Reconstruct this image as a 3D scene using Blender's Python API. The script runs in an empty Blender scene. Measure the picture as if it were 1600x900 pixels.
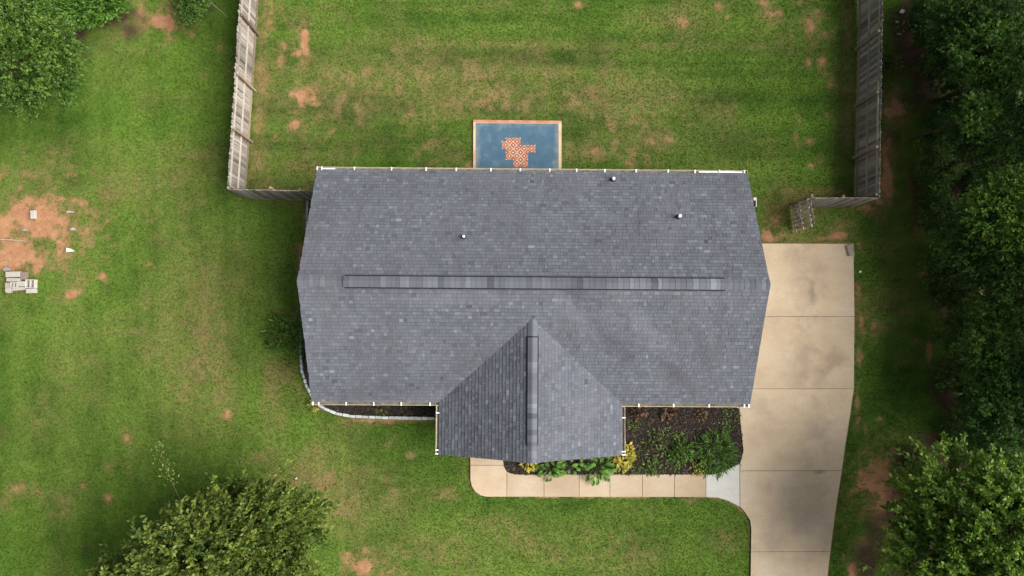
import bpy, math, random
import numpy as np
from mathutils import Vector, Matrix

# ------------------------------------------------------------------ camera, world, sun, exposure
scene = bpy.context.scene
C = scene.collection
RES = 1600.0
F = 1067.0
H = 30.0                                    # flying height above the lawn
NADIR = (790.0, 507.0)                      # where the plumb line from the camera meets the photo
cam_d = bpy.data.cameras.new('camera')
cam_d.sensor_width = 36.0
cam_d.lens = 36.0 * F / RES
cam_d.clip_start = 0.1
cam_d.clip_end = 2000.0
cam = bpy.data.objects.new('camera', cam_d)
C.objects.link(cam)
nv = Vector((NADIR[0] - 800.0, -(NADIR[1] - 450.0), -F)).normalized()
rot = nv.rotation_difference(Vector((0, 0, -1)))
cam.matrix_world = Matrix.Translation((0, 0, H)) @ rot.to_matrix().to_4x4()
scene.camera = cam
RM = rot.to_matrix()

def P(px, py, z=0.0):
    d = RM @ Vector((px - 800.0, -(py - 450.0), -F))
    s = (H - z) / -d.z
    return Vector((d.x * s, d.y * s, z))

SUN_EL, SUN_AZ = 42.0, -8.0                 # elevation, and direction to the sun measured from +x
world = bpy.data.worlds.new('World')
scene.world = world
world.use_nodes = True
wn = world.node_tree
wn.nodes.clear()
sky = wn.nodes.new('ShaderNodeTexSky')
sky.sky_type = 'NISHITA'
sky.sun_disc = False
sky.sun_elevation = math.radians(SUN_EL)
sky.sun_rotation = math.radians(90.0 - SUN_AZ)
sky.dust_density = 5.0
sky.air_density = 1.0
hs = wn.nodes.new('ShaderNodeHueSaturation')
hs.inputs['Saturation'].default_value = 0.40
bg = wn.nodes.new('ShaderNodeBackground')
bg.inputs['Strength'].default_value = 0.05
wo = wn.nodes.new('ShaderNodeOutputWorld')
wn.links.new(sky.outputs[0], hs.inputs['Color'])
wn.links.new(hs.outputs[0], bg.inputs[0])
wn.links.new(bg.outputs[0], wo.inputs[0])

sun_d = bpy.data.lights.new('sun', 'SUN')
sun_d.energy = 2.4
sun_d.angle = math.radians(58.0)
sun_d.color = (1.0, 0.965, 0.91)
sun = bpy.data.objects.new('sun', sun_d)
C.objects.link(sun)
_a, _e = math.radians(SUN_AZ), math.radians(SUN_EL)
sdir = Vector((math.cos(_a) * math.cos(_e), math.sin(_a) * math.cos(_e), math.sin(_e)))
sun.rotation_euler = sdir.to_track_quat('Z', 'Y').to_euler()
sun.location = sdir * 60

vs = scene.view_settings
vs.view_transform = 'Standard'
vs.look = 'None'
vs.exposure = 1.6
vs.gamma = 1.0
vs.use_curve_mapping = False
scene.render.engine = 'CYCLES'
scene.cycles.use_denoising = True
scene.cycles.denoiser = 'OPENIMAGEDENOISE'
scene.cycles.denoising_input_passes = 'RGB_ALBEDO_NORMAL'
scene.cycles.max_bounces = 5
scene.cycles.diffuse_bounces = 3
scene.cycles.glossy_bounces = 2
scene.cycles.transmission_bounces = 3
scene.cycles.transparent_max_bounces = 4

random.seed(7)
rng = np.random.default_rng(11)

# ------------------------------------------------------------------ helpers
class MB:
    """collects shapes, then links them as one mesh object"""
    def __init__(self):
        self.v, self.f, self.t = [], [], []
    def add(self, verts, faces, tone=0.5):
        o = len(self.v)
        self.v += [tuple(p) for p in verts]
        self.f += [tuple(i + o for i in f) for f in faces]
        self.t += [tone] * len(faces)
    def box(self, c, s, rz=0.0, M=None, tone=0.5):
        hx, hy, hz = s[0] / 2, s[1] / 2, s[2] / 2
        R = Matrix.Rotation(rz, 3, 'Z') if M is None else M
        vs_ = [Vector(c) + R @ Vector((x * hx, y * hy, z * hz)) for z in (-1, 1) for y in (-1, 1) for x in (-1, 1)]
        self.add(vs_, [(0, 2, 3, 1), (4, 5, 7, 6), (0, 1, 5, 4), (2, 6, 7, 3), (0, 4, 6, 2), (1, 3, 7, 5)], tone)
    def prism(self, poly, z0, z1, tone=0.5):
        n = len(poly)
        a = sum(poly[i][0] * poly[(i + 1) % n][1] - poly[(i + 1) % n][0] * poly[i][1] for i in range(n))
        if a < 0: poly = poly[::-1]
        vs_ = [(p[0], p[1], z0) for p in poly] + [(p[0], p[1], z1) for p in poly]
        self.add(vs_, [tuple(range(n - 1, -1, -1)), tuple(range(n, 2 * n))] +
                 [(i, (i + 1) % n, n + (i + 1) % n, n + i) for i in range(n)], tone)
    def tube(self, pts, rad, n=8, tone=0.5, cap=True):
        pts = [Vector(p) for p in pts]
        o = len(self.v)
        up = Vector((0.3, 0.2, 1)).normalized()
        for k, p in enumerate(pts):
            d = (pts[min(k + 1, len(pts) - 1)] - pts[max(k - 1, 0)]).normalized()
            a = d.cross(up)
            if a.length < 1e-3: a = d.cross(Vector((1, 0, 0)))
            a.normalize(); b = d.cross(a)
            r = rad[k] if isinstance(rad, (list, tuple)) else rad
            for j in range(n):
                t = 2 * math.pi * j / n
                self.v.append(tuple(p + (a * math.cos(t) + b * math.sin(t)) * r))
        nf = 0
        for k in range(len(pts) - 1):
            for j in range(n):
                self.f.append((o + k * n + j, o + k * n + (j + 1) % n, o + (k + 1) * n + (j + 1) % n, o + (k + 1) * n + j)); nf += 1
        if cap:
            self.f.append(tuple(o + j for j in range(n - 1, -1, -1)))
            self.f.append(tuple(o + (len(pts) - 1) * n + j for j in range(n))); nf += 2
        self.t += [tone] * nf
    def mesh(self, name, mat):
        me = bpy.data.meshes.new(name)
        me.from_pydata(self.v, [], self.f)
        at = me.attributes.new('tone', 'FLOAT', 'FACE')
        at.data.foreach_set('value', np.array(self.t, dtype=np.float32))
        if mat: me.materials.append(mat)
        me.update()
        return me
    def build(self, name, mat, parent=None):
        return link(name, self.mesh(name, mat), parent)

def link(name, me, parent=None, loc=None, rz=0.0):
    o = bpy.data.objects.new(name, me)
    C.objects.link(o)
    if parent is not None: o.parent = parent
    if loc is not None: o.location = loc
    if rz: o.rotation_euler = (0, 0, rz)
    return o

def empty(name, loc=(0, 0, 0), rz=0.0):
    o = link(name, None, None, loc, rz)
    o.empty_display_size = 0.3
    return o

def tag(o, label=None, cat=None, group=None, kind=None):
    if label: o['label'] = label
    if cat: o['category'] = cat
    if group: o['group'] = group
    if kind: o['kind'] = kind
    return o

def np_mesh(name, verts, nper, mat, attrs=None, smooth=False):
    """verts (N, nper, 3): N loose faces of nper corners"""
    n = verts.shape[0]
    me = bpy.data.meshes.new(name)
    me.vertices.add(n * nper)
    me.vertices.foreach_set('co', verts.reshape(-1).astype(np.float32))
    me.loops.add(n * nper)
    me.loops.foreach_set('vertex_index', np.arange(n * nper, dtype=np.int32))
    me.polygons.add(n)
    me.polygons.foreach_set('loop_start', np.arange(0, n * nper, nper, dtype=np.int32))
    me.update(calc_edges=True)
    for k, a in (attrs or {}).items():
        at = me.attributes.new(k, 'FLOAT', 'FACE')
        at.data.foreach_set('value', np.asarray(a, dtype=np.float32))
    me.materials.append(mat)
    return me

# --- numpy value noise
def vnoise(x, y, seed=0):
    xi, yi = np.floor(x).astype(np.int64), np.floor(y).astype(np.int64)
    fx, fy = x - xi, y - yi
    fx, fy = fx * fx * (3 - 2 * fx), fy * fy * (3 - 2 * fy)
    def h(a, b):
        n = (a * 374761393 + b * 668265263 + seed * 982451653) & 0x7fffffff
        n = ((n ^ (n >> 13)) * 1274126177) & 0x7fffffff
        n = (n ^ (n >> 16)) & 0xffff
        return n / 65535.0
    return (h(xi, yi) * (1 - fx) + h(xi + 1, yi) * fx) * (1 - fy) + (h(xi, yi + 1) * (1 - fx) + h(xi + 1, yi + 1) * fx) * fy

def fbm(x, y, sc, oct=4, seed=0):
    s, a, t = 0.0, 1.0, 0.0
    for k in range(oct):
        s = s + a * vnoise(x / sc * 2 ** k + 17.3 * k, y / sc * 2 ** k - 9.1 * k, seed + k)
        t += a; a *= 0.55
    return s / t

def sstep(a, b, x):
    t = np.clip((x - a) / (b - a), 0, 1)
    return t * t * (3 - 2 * t)

def in_poly(x, y, poly):
    c = np.zeros(x.shape, bool)
    n = len(poly)
    for i in range(n):
        x0, y0 = poly[i][0], poly[i][1]; x1, y1 = poly[(i + 1) % n][0], poly[(i + 1) % n][1]
        if y0 == y1: continue
        k = ((y0 > y) != (y1 > y)) & (x < (x1 - x0) * (y - y0) / (y1 - y0) + x0)
        c ^= k
    return c

def seg_dist(x, y, pts):
    d = np.full(x.shape, 1e9)
    for a, b in zip(pts[:-1], pts[1:]):
        dx, dy = b[0] - a[0], b[1] - a[1]
        t = np.clip(((x - a[0]) * dx + (y - a[1]) * dy) / (dx * dx + dy * dy), 0, 1)
        d = np.minimum(d, np.hypot(x - a[0] - t * dx, y - a[1] - t * dy))
    return d

# ------------------------------------------------------------------ materials
class G:
    """small node-graph writer"""
    def __init__(self, name):
        self.m = bpy.data.materials.new(name)
        self.m.use_nodes = True
        self.t = self.m.node_tree
        self.t.nodes.clear()
        self.out = self.t.nodes.new('ShaderNodeOutputMaterial')
    def n(self, typ, **kw):
        nd = self.t.nodes.new(typ)
        for k, v in kw.items():
            if k.startswith('_'): setattr(nd, k[1:], v)
        for k, v in kw.items():
            if k.startswith('_'): continue
            key = int(k[1:]) if k[0] == 'i' and k[1:].isdigit() else k.replace('__', ' ')
            s = nd.inputs[key]
            if isinstance(v, bpy.types.NodeSocket): self.t.links.new(v, s)
            else: s.default_value = v
        return nd
    def attr(self, name): return self.n('ShaderNodeAttribute', _attribute_name=name).outputs['Fac']
    def math(self, op, a, b=0.5, clamp=False):
        return self.n('ShaderNodeMath', _operation=op, _use_clamp=clamp, i0=a, i1=b).outputs[0]
    def mix(self, f, a, b, mode='MIX'):
        nd = self.t.nodes.new('ShaderNodeMix'); nd.data_type = 'RGBA'; nd.blend_type = mode
        for i, v in ((0, f), (6, a), (7, b)):
            if isinstance(v, bpy.types.NodeSocket): self.t.links.new(v, nd.inputs[i])
            else: nd.inputs[i].default_value = (*v, 1.0) if isinstance(v, tuple) and len(v) == 3 else v
        return nd.outputs[2]
    def noise(self, sc, detail=4.0, rough=0.55, vec=None, dist=0.0):
        nd = self.n('ShaderNodeTexNoise', Scale=sc, Detail=detail, Roughness=rough, Distortion=dist)
        if vec is not None: self.t.links.new(vec, nd.inputs['Vector'])
        return nd.outputs['Fac']
    def ramp(self, fac, stops):
        nd = self.t.nodes.new('ShaderNodeValToRGB')
        e = nd.color_ramp.elements
        while len(e) < len(stops): e.new(0.5)
        for q, (p, c) in zip(e, stops):
            q.position = p
            q.color = (*c, 1.0) if isinstance(c, tuple) else (c, c, c, 1.0)
        self.t.links.new(fac, nd.inputs[0])
        return nd.outputs[0]
    def pos(self): return self.n('ShaderNodeNewGeometry').outputs['Position']
    def objco(self): return self.n('ShaderNodeTexCoord').outputs['Object']
    def scale(self, vec, s):
        return self.n('ShaderNodeMapping', Vector=vec, Scale=s).outputs[0]
    def bump(self, h, strength=0.3, dist=0.02):
        return self.n('ShaderNodeBump', Height=h, Strength=strength, Distance=dist).outputs[0]
    def finish(self, col, rough=0.85, normal=None, spec=0.3, metal=0.0):
        b = self.n('ShaderNodeBsdfPrincipled', Roughness=rough, Metallic=metal)
        b.inputs['Specular IOR Level'].default_value = spec
        if isinstance(col, tuple): b.inputs['Base Color'].default_value = (*col, 1.0)
        else: self.t.links.new(col, b.inputs['Base Color'])
        if normal is not None: self.t.links.new(normal, b.inputs['Normal'])
        self.t.links.new(b.outputs[0], self.out.inputs[0])
        return self.m

def plain(name, col, rough=0.7, var=0.25, sc=6.0, spec=0.3, metal=0.0, bump=0.0):
    g = G(name)
    p = g.pos()
    n = g.noise(sc, 5.0, 0.6, p)
    c = g.ramp(n, [(0.3, tuple(v * (1 - var) for v in col)), (0.7, tuple(min(1, v * (1 + var)) for v in col))])
    nm = g.bump(g.noise(sc * 8, 3, 0.6, p), bump, 0.01) if bump else None
    return g.finish(c, rough, nm, spec, metal)

def leaf_mat(name, dark, light, trans=0.25, rough=0.55):
    g = G(name)
    t = g.attr('tone')
    oi = g.n('ShaderNodeObjectInfo').outputs['Random']
    big = g.noise(0.9, 3.0, 0.5, g.pos())
    f = g.math('ADD', t, g.math('MULTIPLY', g.math('SUBTRACT', big, 0.5), 0.9))
    c = g.ramp(f, [(0.0, dark), (1.0, light)])
    c = g.n('ShaderNodeHueSaturation', Hue=g.math('ADD', 0.49, g.math('MULTIPLY', oi, 0.02)), Color=c).outputs[0]
    b = g.n('ShaderNodeBsdfPrincipled', Roughness=rough)
    b.inputs['Specular IOR Level'].default_value = 0.25
    g.t.links.new(c, b.inputs['Base Color'])
    tr = g.n('ShaderNodeBsdfTranslucent', Color=g.mix(1.0, c, (1.0, 1.1, 0.5), 'MULTIPLY'))
    ms = g.n('ShaderNodeMixShader', i0=trans, i1=b.outputs[0], i2=tr.outputs[0])
    g.t.links.new(ms.outputs[0], g.out.inputs[0])
    return g.m

SOIL = (0.315, 0.150, 0.080)
GREEN_A, GREEN_B = (0.017, 0.050, 0.005), (0.092, 0.164, 0.022)
DRY = (0.190, 0.138, 0.062)
LITTER = (0.060, 0.040, 0.024)

def ground_colour(g, jitter):
    """grass, straw, red clay and leaf litter mixed by the ground's own masks"""
    c = g.mix(g.math('ADD', g.attr('tone'), jitter, True), GREEN_A, GREEN_B)
    c = g.mix(g.attr('dry'), c, DRY)
    return c

def mat_ground():
    g = G('lawn_ground')
    p = g.pos()
    fine = g.noise(7.0, 6.0, 0.7, p)
    mid = g.noise(1.6, 4.0, 0.6, p)
    jit = g.math('ADD', g.math('MULTIPLY', g.math('SUBTRACT', fine, 0.5), 0.9), g.math('MULTIPLY', g.math('SUBTRACT', mid, 0.5), 0.5))
    c = ground_colour(g, jit)
    sf = g.noise(6.0, 6.0, 0.72, p)
    sm = g.math('ADD', g.attr('soil'), g.math('MULTIPLY', g.math('SUBTRACT', sf, 0.5), 1.15))
    clay = g.ramp(g.noise(2.3, 6.0, 0.65, p), [(0.3, (0.24, 0.125, 0.072)), (0.5, SOIL), (0.72, (0.36, 0.205, 0.120))])
    soilc = g.mix(g.ramp(sm, [(0.45, 0.0), (0.95, 1.0)]), (0.175, 0.105, 0.055), clay)
    c = g.mix(g.ramp(sm, [(0.18, 0.0), (0.90, 0.95)]), c, soilc)
    lit = g.ramp(g.noise(11.0, 5.0, 0.7, p), [(0.3, tuple(v * 0.5 for v in LITTER)), (0.55, LITTER), (0.8, tuple(v * 1.35 for v in LITTER))])
    c = g.mix(g.ramp(g.attr('litter'), [(0.25, 0.0), (0.7, 1.0)]), c, lit)
    return g.finish(c, 0.95, g.bump(fine, 0.6, 0.04), 0.1)

def mat_blades():
    g = G('grass_blades')
    jit = g.math('MULTIPLY', g.math('SUBTRACT', g.attr('rnd'), 0.42), 0.75)
    c = ground_colour(g, jit)
    b = g.n('ShaderNodeBsdfDiffuse', Color=c)
    tr = g.n('ShaderNodeBsdfTranslucent', Color=c)
    ms = g.n('ShaderNodeMixShader', i0=0.35, i1=b.outputs[0], i2=tr.outputs[0])
    g.t.links.new(ms.outputs[0], g.out.inputs[0])
    return g.m

DK, PL = (0.058, 0.057, 0.064), (0.150, 0.158, 0.172)
ROOF_MARKS = [(955, 535, 2.2, .45, -46, .60, DK), (1065, 590, 1.5, .5, -42, .60, DK), (895, 462, 1.1, .35, -35, .45, DK), (1010, 515, 2.4, .5, -44, .38, PL), (905, 500, 1.4, .4, -45, .35, PL), (1100, 545, 1.3, .35, -60, .35, DK), (740, 560, 1.0, 1.0, 40, .30, DK), (600, 610, 2.6, .5, 4, .5, DK), (700, 470, 3.5, .3, 0, .35, PL), (1000, 455, 2.5, .3, 0, .3, PL), (560, 540, 1.6, 1.0, 80, .25, DK), (1120, 520, .3, 1.6, 8, .4, DK)]
def mat_shingle():
    g = G('asphalt_shingle')
    t = g.attr('tone')
    p = g.pos()
    c = g.ramp(t, [(0.0, (0.048, 0.052, 0.063)), (0.35, (0.083, 0.090, 0.106)), (0.6, (0.102, 0.110, 0.129)), (0.85, (0.130, 0.139, 0.159)), (1.0, (0.165, 0.180, 0.196))])
    # weathering streaks that run down the slopes, and broad faded areas
    st = g.noise(1.0, 5.0, 0.6, g.scale(p, (1.3, 0.35, 0.4)))
    c = g.mix(g.ramp(st, [(0.45, 0.0), (0.72, 0.5)]), c, (0.068, 0.067, 0.074))
    fd = g.noise(0.55, 3.0, 0.5, p)
    c = g.mix(g.ramp(fd, [(0.45, 0.0), (0.75, 0.25)]), c, (0.14, 0.147, 0.158))
    sx = g.n('ShaderNodeSeparateXYZ', Vector=p)
    wob = g.math('SUBTRACT', g.noise(1.3, 5.0, 0.7, p), 0.5)
    for (px, py, l, wd, ang, k, col) in ROOF_MARKS:          # dark algae stains and faded bands
        c0_ = P(px, py, 4.1); ca, sa = math.cos(math.radians(ang)), math.sin(math.radians(ang))
        dx = g.math('SUBTRACT', sx.outputs[0], c0_.x); dy = g.math('SUBTRACT', sx.outputs[1], c0_.y)
        u = g.math('ADD', g.math('MULTIPLY', dx, ca / l), g.math('MULTIPLY', dy, sa / l))
        v = g.math('ADD', g.math('MULTIPLY', dx, -sa / wd), g.math('MULTIPLY', dy, ca / wd))
        d = g.math('ADD', g.math('SQRT', g.math('ADD', g.math('MULTIPLY', u, u), g.math('MULTIPLY', v, v))), g.math('MULTIPLY', wob, 1.4))
        c = g.mix(g.ramp(d, [(0.0, k), (1.3, 0.0)]), c, col)
    gr = g.noise(55.0, 3.0, 0.8, p)
    c = g.mix(0.55, c, g.ramp(gr, [(0.3, 0.35), (0.7, 0.65)]), 'OVERLAY')
    return g.finish(c, 0.95, g.bump(gr, 0.4, 0.01), 0.15)

def mat_concrete(name, base, warm, dirt, stains=()):
    g = G(name)
    p = g.pos()
    n1 = g.noise(0.55, 6.0, 0.6, p)
    c = g.ramp(n1, [(0.32, dirt), (0.48, warm), (0.66, base)])
    n2 = g.noise(1.0, 5.0, 0.65, g.scale(p, (0.9, 3.2, 1.0)))
    c = g.mix(g.ramp(n2, [(0.45, 0.0), (0.75, 0.45)]), c, dirt)
    n3 = g.noise(24.0, 4.0, 0.75, p)
    c = g.mix(0.35, c, g.ramp(n3, [(0.3, 0.32), (0.7, 0.68)]), 'OVERLAY')
    oi = g.n('ShaderNodeObjectInfo').outputs['Random']
    c = g.n('ShaderNodeHueSaturation', Value=g.math('ADD', 0.93, g.math('MULTIPLY', oi, 0.14)), Color=c).outputs[0]
    sx = g.n('ShaderNodeSeparateXYZ', Vector=p)
    wob = g.math('SUBTRACT', g.noise(1.1, 5.0, 0.65, p), 0.5)
    for (cx, cy, rx, ry, k, col) in stains:          # oil drips, tyre wear and rust: marks with a place of their own
        dx = g.math('DIVIDE', g.math('SUBTRACT', sx.outputs[0], cx), rx)
        dy = g.math('DIVIDE', g.math('SUBTRACT', sx.outputs[1], cy), ry)
        d = g.math('SQRT', g.math('ADD', g.math('MULTIPLY', dx, dx), g.math('MULTIPLY', dy, dy)))
        d = g.math('ADD', d, g.math('MULTIPLY', wob, 3.0))
        c = g.mix(g.ramp(d, [(0.1, k), (1.1, 0.0)]), c, col)
    return g.finish(c, 0.9, g.bump(n3, 0.15, 0.01), 0.2)

def mat_wood(name, a, b):
    g = G(name)
    oi = g.n('ShaderNodeObjectInfo').outputs['Random']
    p = g.objco()
    gr = g.noise(9.0, 5.0, 0.65, g.n('ShaderNodeVectorMath', _operation='ADD', i0=g.scale(p, (1.0, 1.0, 0.12)), i1=g.n('ShaderNodeCombineXYZ', X=g.math('MULTIPLY', oi, 40.0)).outputs[0]).outputs[0])
    f = g.math('ADD', g.math('MULTIPLY', gr, 0.7), g.math('MULTIPLY', oi, 0.45))
    c = g.ramp(f, [(0.25, a), (0.85, b)])
    return g.finish(c, 0.9, g.bump(gr, 0.3, 0.01), 0.15)

def mat_tone(name, stops, rough=0.9, sc=30.0):
    g = G(name)
    c = g.ramp(g.attr('tone'), stops)
    n = g.noise(sc, 4.0, 0.7, g.pos())
    c = g.mix(0.5, c, g.ramp(n, [(0.3, 0.3), (0.7, 0.7)]), 'OVERLAY')
    return g.finish(c, rough, g.bump(n, 0.3, 0.01), 0.15)

def mat_patio():
    g = G('painted_blue_concrete')
    p = g.pos()
    n = g.noise(1.3, 6.0, 0.65, p)
    c = g.ramp(n, [(0.3, (0.036, 0.085, 0.135)), (0.55, (0.050, 0.108, 0.160)), (0.75, (0.085, 0.150, 0.195))])
    n2 = g.noise(2.6, 7.0, 0.7, p, 0.6)
    c = g.mix(g.ramp(n2, [(0.55, 0.0), (0.72, 0.42)]), c, (0.20, 0.215, 0.19))
    n3 = g.noise(9.0, 4.0, 0.75, p)
    c = g.mix(g.ramp(n3, [(0.70, 0.0), (0.78, 0.8)]), c, (0.55, 0.58, 0.58))
    ob = g.n('ShaderNodeSeparateXYZ', Vector=g.objco())           # paint rubbed thin along the rim
    ex = g.math('DIVIDE', g.math('ABSOLUTE', g.math('SUBTRACT', ob.outputs[0], 0.01)), 1.93)
    ey = g.math('ADD', g.math('MULTIPLY', ob.outputs[1], 0.5), 0.24)
    e = g.math('ADD', g.math('MAXIMUM', ex, ey), g.math('MULTIPLY', g.math('SUBTRACT', n2, 0.5), 0.35))
    c = g.mix(g.ramp(e, [(0.82, 0.0), (1.0, 0.6)]), c, (0.24, 0.235, 0.19))
    return g.finish(c, 0.7, None, 0.3)

def mat_worn(name, paint, worn, lo, hi, sc=2.0):
    g = G(name)
    p = g.pos()
    n = g.noise(sc, 6.0, 0.7, p)
    return g.finish(g.mix(g.ramp(n, [(lo, 0.0), (hi, 1.0)]), paint, worn), 0.8, None, 0.2)

M = {}
M['ground'] = mat_ground()
M['blades'] = mat_blades()
M['shingle'] = mat_shingle()
M['deck'] = plain('roof_underlay', (0.03, 0.03, 0.034), 0.95)
M['vent'] = plain('ridge_vent_plastic', (0.012, 0.012, 0.014), 0.8)
M['drive'] = mat_concrete('driveway_concrete', (0.44, 0.365, 0.27), (0.42, 0.33, 0.225), (0.355, 0.28, 0.195),
    [(13.2, 1.9, 0.75, 1.9, 0.34, (0.19, 0.15, 0.115)), (13.0, -1.7, 0.8, 1.7, 0.34, (0.19, 0.15, 0.115)), (13.5, 1.35, 0.22, 0.8, 0.42, (0.14, 0.115, 0.095)),
     (14.4, -1.6, 0.9, 0.7, 0.5, (0.22, 0.155, 0.11)), (12.6, -8.0, 1.9, 1.9, 0.17, (0.24, 0.215, 0.18)), (13.6, -4.4, 1.0, 1.0, 0.35, (0.22, 0.18, 0.14)),
     (12.4, -10.6, 1.8, 1.8, 0.17, (0.25, 0.21, 0.175)), (13.7, -6.4, 0.35, 0.12, 0.6, (0.05, 0.045, 0.04)), (10.9, -3.5, 0.9, 0.6, 0.28, (0.2, 0.17, 0.135))])
M['walk'] = mat_concrete('walkway_concrete', (0.41, 0.335, 0.25), (0.375, 0.29, 0.20), (0.32, 0.245, 0.17))
M['newcrete'] = mat_concrete('new_pale_concrete', (0.47, 0.46, 0.43), (0.44, 0.43, 0.395), (0.39, 0.375, 0.34))
M['joint'] = plain('joint_grit', (0.09, 0.062, 0.042), 0.95, 0.4, 9.0)
M['mulch'] = plain('dark_mulch', (0.034, 0.028, 0.023), 0.95, 0.5, 14.0, 0.1, 0, 0.8)
M['chips'] = mat_tone('mulch_chips', [(0.0, (0.016, 0.013, 0.012)), (0.6, (0.052, 0.042, 0.034)), (0.9, (0.090, 0.070, 0.052)), (1.0, (0.21, 0.16, 0.12))])
M['patio'] = mat_patio()
M['cream'] = mat_worn('worn_cream_border', (0.50, 0.385, 0.26), (0.42, 0.15, 0.08), 0.50, 0.74, 1.1)
M['orange'] = mat_worn('worn_orange_border', (0.42, 0.135, 0.075), (0.48, 0.30, 0.185), 0.46, 0.70, 1.4)
M['stencil'] = mat_worn('stencil_terracotta', (0.27, 0.085, 0.062), (0.34, 0.16, 0.11), 0.45, 0.75, 8.0)
M['line'] = mat_worn('stencil_cream_line', (0.52, 0.36, 0.22), (0.38, 0.21, 0.13), 0.5, 0.8, 9.0)
M['dot'] = plain('stencil_pale_dot', (0.62, 0.58, 0.52), 0.8)
M['gutter'] = plain('tan_gutter_metal', (0.36, 0.32, 0.24), 0.5, 0.3, 3.0)
M['gutter_in'] = plain('gutter_dirt', (0.13, 0.11, 0.08), 0.9, 0.6, 5.0)
M['white'] = plain('white_metal', (0.78, 0.78, 0.76), 0.4, 0.05)
M['trim'] = plain('painted_trim', (0.42, 0.40, 0.36), 0.6, 0.08)
M['siding'] = plain('beige_siding', (0.45, 0.40, 0.32), 0.7, 0.06)
M['glass'] = plain('window_glass', (0.03, 0.035, 0.04), 0.08, 0.1, 2.0, 0.8)
M['door'] = plain('door_paint', (0.16, 0.035, 0.03), 0.5, 0.1)
M['rubber'] = plain('black_rubber', (0.015, 0.015, 0.016), 0.7)
M['wood'] = mat_wood('weathered_fence_wood', (0.070, 0.060, 0.052), (0.33, 0.295, 0.26))
M['rail'] = mat_wood('pale_rail_wood', (0.16, 0.14, 0.12), (0.40, 0.355, 0.305))
M['wood2'] = mat_wood('brown_fence_wood', (0.11, 0.075, 0.048), (0.27, 0.205, 0.14))
M['cmu'] = mat_tone('grey_concrete_block', [(0.0, (0.15, 0.115, 0.085)), (0.5, (0.30, 0.275, 0.235)), (1.0, (0.42, 0.40, 0.37))], 0.95, 18.0)
M['edging'] = mat_tone('pale_edging_block', [(0.0, (0.26, 0.29, 0.29)), (0.5, (0.38, 0.415, 0.415)), (1.0, (0.48, 0.52, 0.52))], 0.9, 22.0)
M['bark'] = plain('tree_bark', (0.075, 0.055, 0.042), 0.95, 0.4, 10.0, 0.1, 0, 0.6)
M['twig'] = plain('pale_dead_wood', (0.30, 0.24, 0.18), 0.9, 0.3)
M['leaf_oak'] = leaf_mat('olive_green_leaves', (0.028, 0.058, 0.008), (0.178, 0.225, 0.038))
M['leaf_lit'] = leaf_mat('fresh_green_leaves', (0.042, 0.105, 0.012), (0.150, 0.270, 0.034))
M['leaf_dark'] = leaf_mat('dark_green_leaves', (0.019, 0.054, 0.010), (0.086, 0.172, 0.028), 0.3)
M['leaf_mid'] = leaf_mat('mid_green_leaves', (0.028, 0.076, 0.011), (0.115, 0.200, 0.030), 0.25)
M['leaf_bright'] = leaf_mat('bright_green_leaves', (0.030, 0.090, 0.010), (0.105, 0.225, 0.028))
M['leaf_yellow'] = leaf_mat('yellow_leaves', (0.20, 0.23, 0.03), (0.62, 0.50, 0.10))
M['leaf_brown'] = leaf_mat('brown_bronze_leaves', (0.055, 0.035, 0.018), (0.18, 0.105, 0.055), 0.15)
M['leaf_weed'] = leaf_mat('weedy_green_leaves', (0.040, 0.080, 0.012), (0.16, 0.21, 0.05))
M['stone'] = plain('grey_stone', (0.20, 0.19, 0.18), 0.9, 0.3, 9.0, 0.2, 0, 0.5)
M['paper'] = plain('white_scrap', (0.55, 0.54, 0.51), 0.7, 0.06)

# ------------------------------------------------------------------ plan outlines (world metres)
def poly(pts, z=0.0): return [(P(x, y, z).x, P(x, y, z).y) for x, y in pts]
ZS = 0.06
def pz(pts): return poly(pts, ZS)
drive_right = pz([(1333.5, 381), (1335, 495), (1334, 607), (1328, 650), (1321, 695), (1315, 737), (1305, 800), (1297, 864), (1293, 900)])
dend = (12.9, -24.0)
bed_right = poly([(975, 628), (1155.5, 632), (1158, 665), (1161.5, 703), (1160, 714), (1153, 725), (1134, 736), (1111, 742), (806, 742), (794, 737), (786, 725), (785, 700), (820, 690), (975, 690)])
bed_left = poly([(492, 560), (483, 320), (480, 315), (478, 372), (474, 440), (470, 500), (469.5, 552), (472, 580), (479, 603), (489, 622), (499, 633), (509, 638.5), (526, 645.5), (549, 649.5), (600, 651.5), (684, 653), (700, 600), (520, 600)])
hx0, hy0 = 1.05, 1.51
HOUSE_RZ = math.radians(-0.40)
hM = Matrix.Translation((hx0, hy0, 0)) @ Matrix.Rotation(HOUSE_RZ, 4, 'Z')
hMi = hM.inverted()
def HL(px, py, z):                      # photo point at height z, in house coordinates
    return hMi @ P(px, py, z)
XW, YW = 8.28, 4.22                     # half size of the walls
XC, GW, GF = -0.03, 3.28, -6.22         # front wing: centre, half width, front wall
house_fp = [tuple((hM @ Vector((x, y, 0)))[:2]) for x, y in ((-XW, -YW), (XC - GW, -YW), (XC - GW, GF), (XC + GW, GF), (XC + GW, -YW), (XW, -YW), (XW, YW), (-XW, YW))]

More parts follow.
